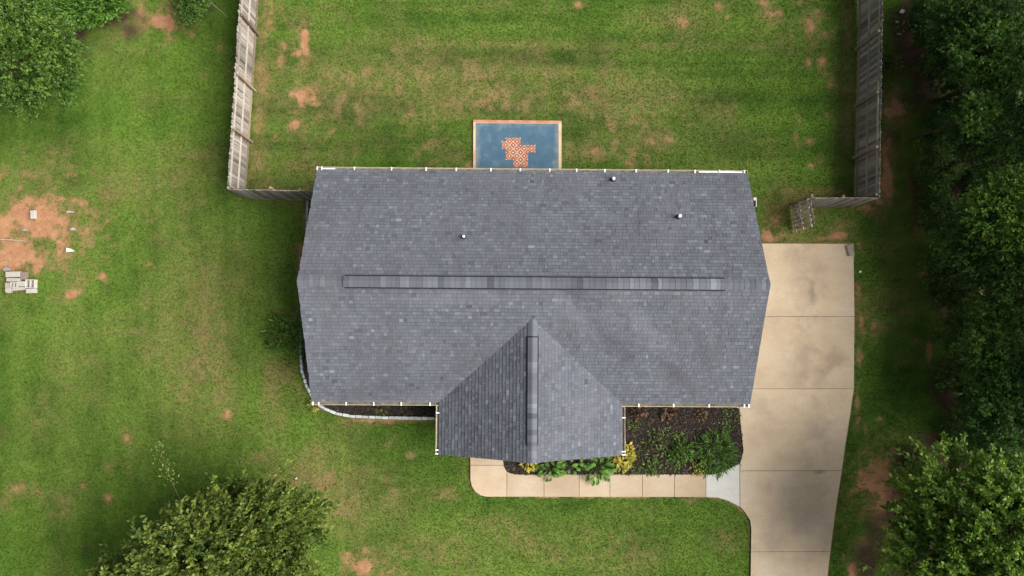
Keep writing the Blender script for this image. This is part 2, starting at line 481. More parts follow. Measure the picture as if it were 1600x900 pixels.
# ------------------------------------------------------------------ ground: one sheet to the horizon
SO = [  # red clay: px, py, rx, ry, strength
 (45, 352, 78, 55, 1.25), (20, 400, 60, 28, 1.15), (100, 345, 30, 35, 0.8), (95, 395, 25, 25, .75), (112, 460, 20, 12, .95), (160, 433, 8, 7, 1.1), (125, 435, 20, 20, .55), (232, 413, 6, 6, .8),
 (355, 648, 10, 9, 1.3), (197, 684, 8, 8, 1.0), (168, 730, 7, 7, .8), (168, 777, 8, 8, .9), (30, 765, 20, 12, .75), (8, 780, 10, 14, .8), (128, 760, 9, 7, .7), (55, 770, 14, 8, .6),
 (250, 27, 38, 24, 1.15), (220, 35, 40, 26, .75), (345, 75, 9, 8, .65), (313, 118, 10, 8, .6),
 (505, 760, 45, 26, .62), (530, 800, 35, 30, .55), (565, 885, 34, 18, .95), (575, 862, 20, 10, .8), (545, 868, 12, 8, .9), (450, 752, 40, 14, .6), (605, 895, 30, 12, .7),
 (415, 40, 16, 60, .52), (410, 120, 14, 60, .55), (403, 190, 14, 50, .58), (398, 250, 16, 50, .58), (420, 290, 30, 16, .5), (425, 12, 18, 16, .55),
 (476, 62, 9, 26, .95), (445, 70, 8, 10, 1.0), (470, 82, 14, 8, .9), (468, 150, 26, 12, .95), (485, 141, 12, 9, 1.0), (462, 194, 16, 9, .9), (430, 212, 6, 6, .9), (492, 162, 10, 5, .8), (475, 100, 12, 14, .6), (437, 95, 10, 14, .7),
 (640, 178, 16, 10, .65), (522, 204, 5, 6, .75), (536, 158, 6, 10, .7), (575, 145, 30, 6, .5), (678, 198, 6, 6, .6),
 (700, 230, 12, 16, .5), (760, 158, 40, 10, .45), (775, 105, 10, 6, .6),
 (925, 152, 18, 12, .7), (1065, 32, 18, 14, .75), (1125, 10, 10, 10, .75), (1138, 26, 5, 5, .8), (905, 6, 8, 7, .85), (1205, 24, 16, 18, .85), (1195, 4, 14, 10, .75), (1250, 3, 12, 8, .8), (1268, 38, 15, 26, .95), (1290, 52, 14, 7, .95), (1285, 98, 10, 12, 1.0), (1265, 98, 6, 7, .85), (1298, 132, 9, 7, .85), (1302, 48, 6, 6, .95), (1250, 190, 9, 10, .85), (1293, 180, 5, 6, .9), (1266, 220, 6, 5, .85), (1284, 248, 6, 8, .75), (1268, 258, 5, 5, .95), (1245, 210, 5, 14, .6), (1275, 20, 12, 12, .6),
 (930, 236, 20, 10, .75), (888, 240, 9, 14, .85), (984, 256, 10, 5, .85), (1015, 220, 20, 10, .65), (1043, 218, 10, 6, .75), (985, 236, 14, 9, .6), (735, 258, 12, 10, .7),
 (1325, 190, 18, 60, .52), (1325, 30, 14, 60, .5), (1330, 120, 12, 50, .5), (1300, 300, 40, 8, .6), (1400, 172, 24, 30, 1.1), (1385, 262, 9, 60, 1.1), (1390, 225, 12, 30, .85), (1352, 325, 30, 10, .85), (1372, 316, 14, 8, 1.0),
 (1212, 330, 24, 34, .72), (1202, 372, 14, 14, 1.05), (1225, 368, 22, 11, 1.0), (1242, 360, 20, 8, .85), (1232, 300, 30, 12, .55), (1312, 370, 20, 12, .9), (1320, 352, 14, 8, .75), (1290, 372, 30, 8, .75), (1343, 385, 6, 10, .7),
 (1341, 470, 6, 26, .75), (1346, 505, 9, 30, .80), (1366, 510, 8, 16, .65), (1384, 514, 8, 6, .75), (1343, 560, 7, 26, .65), (1340, 620, 5, 26, .8), (1341, 660, 7, 14, .75), (1374, 655, 7, 5, .8), (1360, 698, 8, 8, .85), (1452, 545, 7, 26, .80), (1430, 533, 10, 6, .6), (1443, 428, 10, 7, .85), (1420, 485, 16, 8, .5), (1435, 350, 12, 40, .55), (1427, 280, 10, 40, .55),
 (1380, 752, 55, 46, .95), (1395, 790, 50, 44, .95), (1410, 730, 45, 30, .75), (1400, 830, 40, 40, .8), (1430, 760, 40, 40, .8), (1360, 778, 14, 16, .7), (1340, 870, 12, 22, .85), (1333, 890, 10, 16, 1.0), (1352, 850, 16, 16, .7), (1365, 810, 18, 14, .6),
 (588, 657, 40, 6, .85), (640, 656, 40, 5, .7), (545, 657, 20, 6, .6), (468, 395, 8, 26, .9), (474, 340, 7, 30, .85), (462, 495, 8, 18, .8), (466, 420, 6, 40, .6), (430, 310, 60, 6, .5), (500, 640, 20, 8, .55), (455, 318, 26, 8, .6),
 (612, 766, 8, 6, .6), (1145, 855, 6, 10, .6), (1130, 836, 6, 8, .55), (1085, 783, 20, 5, .55), (1120, 780, 20, 5, .6), (1330, 740, 5, 20, .5), (960, 790, 20, 6, .35)]
DR = [  # straw-coloured grass
 (305, 560, 60, 120, .85), (320, 420, 70, 80, .65), (270, 350, 60, 50, .5), (330, 620, 40, 60, .7), (420, 620, 18, 70, .8), (440, 660, 14, 26, .9), (120, 560, 60, 50, .35), (225, 520, 50, 60, .5), (330, 500, 30, 50, .6), (70, 640, 40, 40, .4), (90, 790, 60, 26, .6),
 (250, 240, 120, 20, .55), (270, 155, 60, 14, .6), (60, 270, 60, 40, .5), (150, 300, 60, 40, .45), (240, 280, 50, 30, .6), (130, 220, 40, 24, .5),
 (700, 125, 300, 60, .80), (640, 90, 240, 30, .55), (560, 170, 120, 50, .75), (760, 150, 120, 40, .95), (690, 240, 60, 30, .85), (960, 150, 130, 50, .85), (985, 200, 70, 60, 1.1), (1000, 165, 60, 30, 1.1), (930, 240, 60, 26, .9), (1090, 180, 90, 30, .5), (1060, 30, 60, 30, .8), (1010, 40, 60, 30, .6), (800, 70, 300, 14, .7), (1100, 72, 200, 10, .6), (500, 20, 60, 20, .7), (800, 10, 120, 14, .55), (1230, 60, 60, 50, .5), (560, 225, 130, 30, .6), (460, 270, 60, 30, .7), (1140, 260, 60, 30, .45), (1160, 215, 60, 30, .35), (480, 40, 30, 40, .7),
 (430, 720, 60, 26, .7), (490, 735, 40, 40, .85), (545, 800, 50, 60, .8), (495, 712, 16, 14, 1.0), (620, 800, 60, 40, .5), (690, 775, 30, 14, .8), (640, 712, 12, 8, 1.1), (620, 865, 40, 24, .8), (700, 860, 80, 50, .5), (790, 830, 60, 30, .6), (600, 748, 8, 8, .9), (540, 660, 60, 12, .6), (605, 690, 26, 14, .6), (860, 850, 80, 40, .45), (970, 860, 80, 40, .45), (1130, 840, 30, 26, .6), (1010, 800, 60, 30, .3),
 (1400, 380, 40, 60, .4), (1360, 500, 20, 60, .6), (1390, 470, 40, 40, .5), (1260, 330, 60, 30, .65), (1300, 345, 40, 20, .6), (1400, 300, 20, 50, .5), (1420, 680, 40, 26, .4), (470, 560, 14, 80, .6), (455, 600, 20, 40, .55), (430, 470, 16, 120, .4)]
LI = [  # brown leaf litter under the woods
 (1420, 60, 36, 90, 1.1), (1450, 120, 40, 60, 1.1), (1500, 250, 62, 100, 1.2), (1510, 420, 66, 120, 1.2), (1530, 600, 70, 130, 1.2), (1560, 100, 100, 140, 1.3), (1620, 400, 130, 400, 1.3), (1430, 745, 36, 50, 1.0), (1410, 775, 44, 50, .6), (1370, 840, 30, 60, .6), (1480, 740, 60, 60, 1.2), (1500, 850, 130, 100, 1.3), (1450, 690, 40, 30, .7), (1352, 880, 26, 40, .8), (1480, 480, 30, 60, .8),
 (40, 60, 100, 90, 1.0), (180, 25, 60, 22, .9), (300, 10, 60, 14, .8), (340, 880, 150, 70, .8), (1430, 300, 14, 90, .6), (200, 45, 30, 30, .7)]

DB = [  # broad, soft fading of the turf
 (300, 540, 120, 190, .62), (330, 430, 90, 90, .45), (130, 580, 130, 120, .38), (230, 290, 150, 60, .42), (80, 690, 110, 90, .35), (430, 620, 30, 120, .6), (650, 120, 260, 80, .55), (960, 150, 170, 80, .50), (1080, 230, 120, 40, .35),
 (560, 790, 110, 60, .5), (500, 720, 70, 40, .5), (760, 850, 240, 60, .36), (1010, 860, 160, 40, .25), (800, 75, 330, 16, .4), (1060, 35, 90, 40, .4), (470, 200, 80, 90, .4), (1400, 430, 50, 120, .25), (410, 150, 20, 160, .8), (1322, 150, 22, 160, .6), (1230, 330, 60, 40, .5), (60, 360, 140, 110, .35)]
def soft(x, y, lst):
    out = np.zeros(x.shape)
    for (bx, by, rx, ry, s) in lst:
        c = P(bx, by); k = 0.0282
        out = np.maximum(out, s * np.exp(-1.1 * (((x - c.x) / (rx * k)) ** 2 + ((y - c.y) / (ry * k)) ** 2)))
    return out
def blobs(x, y, lst, seed, nsc, amp):
    out = np.zeros(x.shape)
    nz = (fbm(x, y, nsc, 5, seed) - 0.5) * amp
    for (bx, by, rx, ry, s) in lst:
        c = P(bx, by); k = 0.0282
        dx, dy = (x - c.x) / (rx * k), (y - c.y) / (ry * k)
        m = (np.abs(dx) < 2.6) & (np.abs(dy) < 2.6)
        if not m.any(): continue
        d = np.sqrt(dx[m] ** 2 + dy[m] ** 2)
        out[m] = np.maximum(out[m], s * sstep(1.5, 0.0, d + nz[m]))
    return out

walk_edge = poly([(735, 716), (735, 752), (741, 766), (755, 776), (1103, 776.5), (1122, 778), (1138, 783), (1151, 790), (1164, 801), (1172, 814), (1174, 826), (1173, 900)])
drive_edge = [P(1190, 380)[:2]] + [tuple(p) for p in drive_right]
def fields(x, y):
    soil = np.maximum(blobs(x, y, SO, 3, 0.5, 2.3), 0.55 * blobs(x, y, [(a, b, c * 1.7, d * 1.7, e) for a, b, c, d, e in SO], 4, 0.35, 2.6))
    dry = blobs(x, y, DR, 21, 1.2, 1.4)
    lit = blobs(x, y, LI, 41, 1.0, 1.1)
    lit = np.maximum(lit, sstep(19.5, 21.5, x + (fbm(x, y, 2, 3, 5) - .5) * 2))
    e = np.minimum(seg_dist(x, y, walk_edge), seg_dist(x, y, drive_edge))
    soil = np.maximum(soil, 0.8 * sstep(0.13, 0.03, e) * sstep(0.3, 0.5, fbm(x, y, 0.5, 3, 8)))
    back = sstep(5.0, 6.5, y)                                     # fenced back yard: mown side to side
    ph = y + (fbm(x, y, 6.0, 2, 77) - .5) * 0.9
    bands = np.sin(ph * 2 * math.pi / 2.15 + 0.6)
    bands2 = np.sin((x + (fbm(x, y, 6.0, 2, 78) - .5) * 1.0) * 2 * math.pi / 1.9)
    inback = back * (x > -11.3) * (x < 15.7)
    tone = 0.48 + 0.8 * (fbm(x, y, 3.2, 4, 61) - .5) + 0.65 * (fbm(x, y, 0.7, 4, 67) - .5)
    tone += inback * 0.13 * bands + (1 - inback) * 0.05 * bands2 * (x < -7) + (1 - inback) * 0.06 * bands * (y < -6)
    tone += 0.24 * (x < -7) * (1 - inback) + 0.10 * (y < -7) + 0.10 * inback * sstep(11.5, 14.0, y) * (x < 8)
    mott = sstep(0.42, 0.66, fbm(x, y, 0.30, 4, 91)) * (0.35 + 0.65 * sstep(0.40, 0.60, fbm(x, y, 1.4, 3, 92)))
    dry = np.clip(dry * (0.15 + 0.72 * mott) + 0.14 * sstep(0.55, 0.75, fbm(x, y, 1.6, 4, 93)), 0, 0.80)
    hs_ = fbm(x * 0.16, y * 2.4, 1.0, 4, 101)                     # streaks left by the mower
    vs2 = fbm(x * 1.5 + y * 0.12, y * 0.22, 1.0, 4, 103)
    strk = np.where(inback > 0.5, hs_, np.where(x < -7, vs2, hs_ * .5 + .25))
    tone += 0.75 * (strk - 0.5)
    dry = np.clip(dry + 0.36 * soft(x, y, DB) * (0.15 + 1.7 * strk) * (0.55 + 0.9 * fbm(x, y, 0.35, 3, 105)), 0, 0.82)
    soil = np.clip(soil + 0.25 * sstep(0.70, 0.8, fbm(x, y, 0.9, 4, 95)) * inback, 0, 1)
    return np.clip(soil, 0, 1), dry, np.clip(tone, 0, 1), np.clip(lit, 0, 1)

def axis(lo, hi, st, far):
    a = list(np.arange(lo, hi + 1e-6, st))
    d, p = st, hi
    up = []
    while p < far:
        d *= 1.6; p += d; up.append(p)
    d, p = st, lo
    dn = []
    while p > -far:
        d *= 1.6; p -= d; dn.append(p)
    return np.array(dn[::-1] + a + up)

ax, ay = axis(-23.5, 24.0, 0.085, 700), axis(-12.0, 16.0, 0.085, 700)
gx, gy = np.meshgrid(ax, ay)
fs, fd, ft, fl = fields(gx, gy)
gz = (fbm(gx, gy, 5.0, 3, 31) - 0.5) * 0.04 - 0.02 + (fbm(gx, gy, 0.6, 3, 33) - 0.5) * 0.02
nx, ny = len(ax), len(ay)
me = bpy.data.meshes.new('ground')
me.vertices.add(nx * ny)
me.vertices.foreach_set('co', np.stack([gx, gy, gz], -1).reshape(-1).astype(np.float32))
ii = (np.arange(ny - 1)[:, None] * nx + np.arange(nx - 1)[None, :]).reshape(-1)
quads = np.stack([ii, ii + 1, ii + 1 + nx, ii + nx], -1).astype(np.int32)
me.loops.add(quads.size)
me.loops.foreach_set('vertex_index', quads.reshape(-1))
me.polygons.add(len(quads))
me.polygons.foreach_set('loop_start', np.arange(0, quads.size, 4, dtype=np.int32))
me.polygons.foreach_set('use_smooth', np.ones(len(quads), dtype=bool))
me.update(calc_edges=True)
for k, a in (('soil', fs), ('dry', fd), ('tone', ft), ('litter', fl)):
    at = me.attributes.new(k, 'FLOAT', 'POINT')
    at.data.foreach_set('value', a.reshape(-1).astype(np.float32))
me.materials.append(M['ground'])
ground = tag(link('ground', me), 'lawn ground with bare red clay patches around the house', kind='structure')

# grass blades over the lawn
walk_poly = pz([(735, 690), (735, 752), (741, 766), (755, 776), (1103, 776.5), (1122, 778), (1138, 783), (1151, 790), (1164, 801), (1172, 814), (1174, 826), (1173, 905), (1293, 905)]) + drive_right[::-1] + pz([(1180, 380), (1158, 640), (1161, 705), (1155, 725), (1134, 736), (1111, 742), (800, 742), (786, 725), (786, 690)])
patio_poly = poly([(739, 187), (877.5, 188.5), (877.5, 280), (739, 280)])
NB = 620000
bx = rng.uniform(-23.5, 20.5, NB); by = rng.uniform(-12, 15.5, NB)
s_, d_, t_, l_ = fields(bx, by)
bare = sstep(0.10, 0.85, s_ + rng.normal(0, .16, NB))
keep = (rng.random(NB) > bare * 0.96) & (rng.random(NB) > l_ * 1.15) & (rng.random(NB) > d_ * 0.35)
for pl in (walk_poly, patio_poly, house_fp, bed_left, bed_right):
    keep &= ~in_poly(bx, by, pl)
bx, by, s_, d_, t_ = bx[keep], by[keep], s_[keep], d_[keep], t_[keep]
n = len(bx)
az = rng.uniform(0, 2 * np.pi, n); lean = rng.uniform(0.35, 1.25, n)
ln = rng.uniform(0.045, 0.095, n) * (0.75 + 0.5 * t_); wd = rng.uniform(0.010, 0.022, n)
bz = (fbm(bx, by, 5.0, 3, 31) - 0.5) * 0.04 - 0.02 + (fbm(bx, by, 0.6, 3, 33) - 0.5) * 0.02 - 0.006
tv = np.empty((n, 3, 3))
cx, sy = np.cos(az), np.sin(az)
tv[:, 0] = np.stack([bx - sy * wd, by + cx * wd, bz], -1)
tv[:, 1] = np.stack([bx + sy * wd, by - cx * wd, bz], -1)
tv[:, 2] = np.stack([bx + cx * ln * np.sin(lean), by + sy * ln * np.sin(lean), bz + ln * np.cos(lean)], -1)
gm = np_mesh('grass', tv, 3, M['blades'], {'dry': np.clip(d_ + rng.normal(0, .12, n), 0, 1), 'tone': t_, 'rnd': rng.random(n)})
tag(link('grass', gm), 'short mown green and straw coloured grass of the lawn', 'grass', kind='stuff')

# ------------------------------------------------------------------ driveway and walkway, slab by slab
def shrink(poly_, g):
    c = Vector((sum(p[0] for p in poly_) / len(poly_), sum(p[1] for p in poly_) / len(poly_)))
    return poly_
def rect_cut(a, b, gap=0.012): return a + gap, b - gap
driveway = tag(empty('driveway'), 'long tan concrete driveway along the right side of the house', kind='structure')
def interp_right(y):
    pts = drive_right + [dend]
    for a, b in zip(pts[:-1], pts[1:]):
        if b[1] <= y <= a[1]:
            t = (y - a[1]) / (b[1] - a[1]); return (a[0] + (b[0] - a[0]) * t, y)
    return pts[0]
left_prof = [(9.32, 3.65)] + [(9.30, -3.0)] + pz([(1155.5, 640), (1158, 668), (1161.8, 705), (1157, 722), (1156.5, 735), (1156.5, 791.5), (1164, 800), (1172, 813), (1174, 825), (1173.5, 864), (1173, 900)]) + [(10.4, -24.0)]
left_prof = sorted(set(left_prof), key=lambda p: -p[1])
def interp_left(y):
    for a, b in zip(left_prof[:-1], left_prof[1:]):
        if b[1] <= y <= a[1]:
            t = (y - a[1]) / (b[1] - a[1]) if b[1] != a[1] else 0; return (a[0] + (b[0] - a[0]) * t, y)
    return (9.3, y)
joints = [pz([(1260, 380)])[0][1], pz([(1260, 494.5)])[0][1], pz([(1260, 607.5)])[0][1], pz([(1240, 735.5)])[0][1], pz([(1240, 862)])[0][1], -14.6, -18.6, -22.6]
for k in range(len(joints) - 1):
    y1, y0 = joints[k] - 0.009, joints[k + 1] + 0.009
    L = [interp_left(y1)] + [p for p in left_prof if y0 < p[1] < y1] + [interp_left(y0)]
    Rr = [interp_right(y1)] + [p for p in drive_right if y0 < p[1] < y1] + [interp_right(y0)]
    m = MB(); m.prism(L + Rr[::-1], -0.12, ZS + 0.004 * (k % 2))
    m.build('slab', M['drive'], driveway)

m = MB(); m.prism([p for p in left_prof if p[1] > -23] + [(10.4, -22.6), (12.9, -22.6)] + [p for p in drive_right[::-1]], -0.14, ZS - 0.02)
m.build('joint_filler', M['joint'], driveway)
walkway = tag(empty('walkway'), 'tan concrete front walkway running from the porch to the driveway', kind='structure')
def slab(pts, mat='walk', z=ZS, name='slab'):
    m = MB(); m.prism(pz(pts), -0.1, z)
    return m.build(name, M[mat], walkway)
g_ = 0.35
m = MB(); m.prism(pz([(736, 690), (736, 750), (744, 768), (752, 773.5), (760, 775.5), (1103, 776), (1103, 742), (806, 742), (794, 738.5), (787, 727), (785, 690)]), -0.12, ZS - 0.02); m.build('joint_filler', M['joint'], walkway)
slab([(735, 680), (735, 727 - g_), (787, 727 - g_), (785.5, 718), (785.5, 680)])
slab([(735, 727 + g_), (735, 750), (737.5, 760), (743, 768.5), (751, 774), (760, 776), (792 - g_, 776), (792 - g_, 737), (789, 733), (787, 727 + g_)])
xs = [792, 850, 905, 953, 1004, 1054, 1103]
for k in range(6):
    a, b = xs[k] + g_, xs[k + 1] - g_
    pts = [(a, 776 + .08 * k), (b, 776 + .08 * (k + 1)), (b, 741.5), (a, 741.5)]
    if k == 0: pts = [(a, 776), (b, 776), (b, 741.5), (806, 741.5), (798, 740), (a, 737.5)]
    slab(pts, 'walk', ZS + 0.003 * (k % 2))
tag(slab([(1103 + g_, 776.5), (1122, 777.5), (1138, 782.5), (1151, 789), (1156 - g_, 792), (1156 - g_, 724), (1134, 735.5), (1120, 740), (1111, 741.5), (1103 + g_, 741.5)], 'newcrete', ZS + 0.002), 'newer pale grey concrete slab')

# ------------------------------------------------------------------ painted patio behind the house
patio = tag(empty('patio', P(808, 240)), 'blue painted concrete patio with orange border and stencilled diamonds', kind='structure')
ox, oy = patio.location.x, patio.location.y
def prel(pts, z): return [(P(x, y, z).x - ox, P(x, y, z).y - oy) for x, y in pts]
def pat(name, pts, z0, z1, mat):
    m = MB(); m.prism(prel(pts, z1), z0, z1); return m.build(name, M[mat], patio)
pat('slab', [(739.2, 187), (877.6, 188.6), (877.6, 300), (739.2, 300)], -0.1, 0.05, 'patio')
pat('painted_border', [(739.4, 187.3), (877.4, 188.8), (877.4, 192.2), (739.4, 190.8)], 0.05, 0.054, 'orange')
pat('painted_border', [(739.4, 191.1), (743.2, 191.2), (742.6, 290), (739.2, 290)], 0.05, 0.054, 'cream')
pat('painted_border', [(872.8, 192.5), (877.4, 192.5), (877.0, 290), (873.0, 290)], 0.05, 0.054, 'cream')
pat('painted_border', [(743.5, 191.2), (872.5, 192.6), (872.5, 193.2), (743.5, 191.9)], 0.05, 0.053, 'line')
def zz(x, y): return (730 + x / 10.0, 180 + y / 10.0)
for (x0, x1, y0, y1) in ((602, 834, 352, 465), (545, 601.5, 407, 523), (602, 833.5, 465.5, 581.5), (834, 1066, 465, 581.5), (602, 950, 582, 698), (718, 950, 698.5, 814)):
    pat('stencil_ground', [zz(x0, y0), zz(x1, y0), zz(x1, y1), zz(x0, y1)], 0.05, 0.054, 'stencil')
k_ = 0.0281 / 10
dm = MB()
r0, r1 = 58 * k_, 47 * k_
for q in range(4):
    a0, a1 = q * math.pi / 2, (q + 1) * math.pi / 2
    pts = [(r0 * math.cos(a0), r0 * math.sin(a0)), (r0 * math.cos(a1), r0 * math.sin(a1)), (r1 * math.cos(a1), r1 * math.sin(a1)), (r1 * math.cos(a0), r1 * math.sin(a0))]
    dm.prism(pts, 0.054, 0.058)
dme = dm.mesh('diamond_outline', M['line'])
dt = MB(); r2 = 13 * k_
dt.prism([(r2 * math.cos(q * math.pi / 2), r2 * math.sin(q * math.pi / 2)) for q in range(4)], 0.054, 0.0575)
dte = dt.mesh('diamond_centre', M['dot'])
for (x, y) in ((660, 410), (776, 410), (602, 465), (718, 465), (660, 523), (776, 523), (893, 523), (1008, 523), (718, 582), (833, 582), (660, 640), (776, 640), (893, 640), (833, 697), (776, 755), (893, 755)):
    q = prel([zz(x, y)], 0.055)[0]
    d = link('diamond_outline', dme, patio, (q[0], q[1], 0))
    link('diamond_centre', dte, d)
ct = MB(); r3 = 9 * k_
ct.prism([(r3 * math.cos(q * math.pi / 2), r3 * math.sin(q * math.pi / 2)) for q in range(4)], 0.054, 0.0577)
cte = ct.mesh('stencil_dot', M['dot'])
for (x, y) in ((608, 360), (718, 360), (828, 360), (551, 415), (551, 517), (835, 474), (950, 474), (1058, 474), (1058, 573), (950, 573), (608, 585), (608, 690), (722, 692), (943, 690)):
    q = prel([zz(x, y)], 0.055)[0]
    link('stencil_dot', cte, patio, (q[0], q[1], 0.0004))

# ------------------------------------------------------------------ mulch beds
def bed(name, pts, label):
    m = MB(); m.prism(pts, -0.05, 0.035)
    return tag(m.build(name, M['mulch'], None), label, kind='structure')
bed('flower_bed', bed_right, 'dark mulch flower bed between the front wing and the walkway')
bed('flower_bed', bed_left, 'narrow dark mulch bed along the left front of the house')
def chips(name, pts, n, label):
    xs_ = [p[0] for p in pts]; ys_ = [p[1] for p in pts]
    x = rng.uniform(min(xs_), max(xs_), n); y = rng.uniform(min(ys_), max(ys_), n)
    k = in_poly(x, y, pts) & ~in_poly(x, y, house_fp); x, y = x[k], y[k]; n = len(x)
    a = rng.uniform(0, 2 * np.pi, n); l = rng.uniform(.02, .06, n); w = rng.uniform(.006, .016, n); z = 0.037 + rng.uniform(0, .03, n); tl = rng.normal(0, .018, n)
    c, s = np.cos(a), np.sin(a)
    v = np.empty((n, 4, 3))
    for q, (u, t) in enumerate(((-1, -1), (1, -1), (1, 1), (-1, 1))):
        v[:, q] = np.stack([x + c * l * u - s * w * t, y + s * l * u + c * w * t, z + tl * u + .004 * t], -1)
    tag(link(name, np_mesh(name, v, 4, M['chips'], {'tone': rng.random(n) ** 1.6})), label, 'mulch', kind='stuff')
chips('mulch_chips', bed_right, 26000, 'dark wood chips covering the right flower bed')
chips('mulch_chips', bed_left, 16000, 'dark wood chips covering the narrow left bed')

# ------------------------------------------------------------------ house
house = tag(empty('house', (hx0, hy0, 0), HOUSE_RZ), 'single storey house with a grey shingle gable roof and front wing', 'house')
ZE, ZR, ZG = 3.03, 5.25, 4.62           # eave edge, main ridge, front wing ridge
RX, RY = 8.60, 4.58                     # roof half size
GH, GY = 3.58, -6.60                    # wing roof half width, front end
S = (ZR - ZE) / RY
SG = (ZG - ZE) / GH
YV = -(ZR - ZG) / S                     # where the wing ridge runs into the front slope

w = MB()
def wall(x0, y0, x1, y1, top):
    t = 0.16
    L = math.hypot(x1 - x0, y1 - y0); a = math.atan2(y1 - y0, x1 - x0)
    w.box(((x0 + x1) / 2, (y0 + y1) / 2, top / 2 - .1), (L, t, top + .2), a)
wz = 2.72
def wallpart(*seg):
    global w
    w = MB(); wall(*seg, wz); return w.build('wall', M['siding'], house)
wallpart(-XW, YW, XW, YW)
wallpart(-XW, -YW, XC - GW, -YW)
wallpart(XC + GW, -YW, XW, -YW)
wallpart(XC - GW, GF, XC + GW, GF)
for sx in (-1, 1):
    wallpart(XC + sx * GW, -YW - .08, XC + sx * GW, GF + .08)
    w = MB(); wall(sx * XW, -YW + .08, sx * XW, YW - .08, wz)
    # gable triangle
    w.add([(sx * (XW - .08), -YW, wz), (sx * (XW - .08), YW, wz), (sx * (XW - .08), 0, ZR - .16), (sx * (XW + .08), -YW, wz), (sx * (XW + .08), YW, wz), (sx * (XW + .08), 0, ZR - .16)],
          [(0, 1, 2), (3, 5, 4), (0, 3, 4, 1), (1, 4, 5, 2), (2, 5, 3, 0)])
    w.build('wall', M['siding'], house)
w = MB()
w.add([(XC - GW, GF - .08, wz), (XC + GW, GF - .08, wz), (XC, GF - .08, ZG - .2), (XC - GW, GF + .08, wz), (XC + GW, GF + .08, wz), (XC, GF + .08, ZG - .2)],
      [(0, 1, 2), (3, 5, 4), (0, 3, 4, 1), (1, 4, 5, 2), (2, 5, 3, 0)])
w.build('gable_wall', M['siding'], house)
def window(cx, cy, face, wd=1.2, ht=1.3, zc=1.55):
    a = {'f': 0, 'b': 0, 'l': math.pi / 2, 'r': math.pi / 2}[face]
    nrm = {'f': (0, -1), 'b': (0, 1), 'l': (-1, 0), 'r': (1, 0)}[face]
    m = MB()
    tx, ty = math.cos(a), math.sin(a)
    c = (cx + nrm[0] * .1, cy + nrm[1] * .1)
    for s2 in (-1, 1):
        m.box((c[0] + tx * s2 * wd / 2, c[1] + ty * s2 * wd / 2, zc), (.09, .06, ht + .18), a)
        m.box((c[0], c[1], zc + s2 * (ht / 2 + .045)), (wd - .091, .06, .09), a)
    m.box((c[0], c[1], zc), (wd - .091, .05, .05), a)
    fr = m.build('window', M['white'], house)
    for s2 in (-1, 1):
        m = MB(); m.box((cx + nrm[0] * .088, cy + nrm[1] * .088, zc + s2 * (ht / 4 + .012)), (wd - .092, .012, ht / 2 - .028), a)
        m.build('pane', M['glass'], fr)
for x in (-6.2, -4.4): window(x, -YW, 'f')
for x in (5.0, 7.0): window(x, -YW, 'f')
for x in (-6.5, -3.5, 3.6, 6.4): window(x, YW, 'b')
window(XC + 1.3, GF, 'f', 1.8, 1.5)
window(-XW, 1.5, 'l'); window(-XW, -2.0, 'l')
def door(cx, cy, sgn, wd, mat):
    m = MB(); m.box((cx, cy + sgn * .1, 1.06), (wd, .05, 2.06)); d = m.build('door', M[mat], house)
    for dx in (-1, 1):
        for dz in (-.55, .35):
            m = MB(); m.box((cx + dx * wd * .22, cy + sgn * .13, 1.06 + dz), (wd * .32, .014, .7)); m.build('panel', M[mat], d)
    m = MB(); m.tube([(cx + wd * .4, cy + sgn * .125, 1.0), (cx + wd * .4, cy + sgn * .19, 1.0)], .03); m.build('handle', M['white'], d)
door(XC - 1.95, GF, -1, .95, 'door'); door(0.4, YW, 1, 1.7, 'white')
gd = MB(); gd.box((XW + .1, -1.2, 1.1), (.05, 4.9, 2.2)); gdo = gd.build('garage_door', M['white'], house)
for r in range(4):
    for c_ in range(8):
        m = MB(); m.box((XW + .13, -1.2 - 2.1 + c_ * .6, .3 + r * .54), (.014, .5, .42)); m.build('panel', M['white'], gdo)

# roof deck: closed slabs under the shingles
roof_mb = MB()
th = 0.14
def slope_slab(pts):
    n = len(pts)
    up = [(p[0], p[1], p[2] - 0.004) for p in pts]; dn = [(p[0], p[1], p[2] - th) for p in pts]
    roof_mb.add(dn + up, [tuple(range(n - 1, -1, -1)), tuple(range(n, 2 * n))] + [(i, (i + 1) % n, n + (i + 1) % n, n + i) for i in range(n)])
slope_slab([(-RX, 0, ZR), (-RX, RY, ZE), (RX, RY, ZE), (RX, 0, ZR)][::-1])
slope_slab([(-RX, -RY, ZE), (XC - GH, -RY, ZE), (XC, YV, ZG), (XC + GH, -RY, ZE), (RX, -RY, ZE), (RX, 0, ZR), (-RX, 0, ZR)])
slope_slab([(XC - GH, GY, ZE), (XC, GY, ZG), (XC, YV, ZG), (XC - GH, -RY, ZE)])
slope_slab([(XC + GH, GY, ZE), (XC + GH, -RY, ZE), (XC, YV, ZG), (XC, GY, ZG)])
roof = roof_mb.build('roof', M['deck'], house)

def clip(pl, a, b, c):                  # keep a*u + b*v <= c
    out = []
    for i in range(len(pl)):
        p, q = pl[i], pl[(i + 1) % len(pl)]
        dp, dq = a * p[0] + b * p[1] - c, a * q[0] + b * q[1] - c
        if dp <= 0: out.append(p)
        if (dp < 0) != (dq < 0) and abs(dp - dq) > 1e-9:
            t = dp / (dp - dq); out.append((p[0] + (q[0] - p[0]) * t, p[1] + (q[1] - p[1]) * t))
    return out if len(out) >= 3 else []

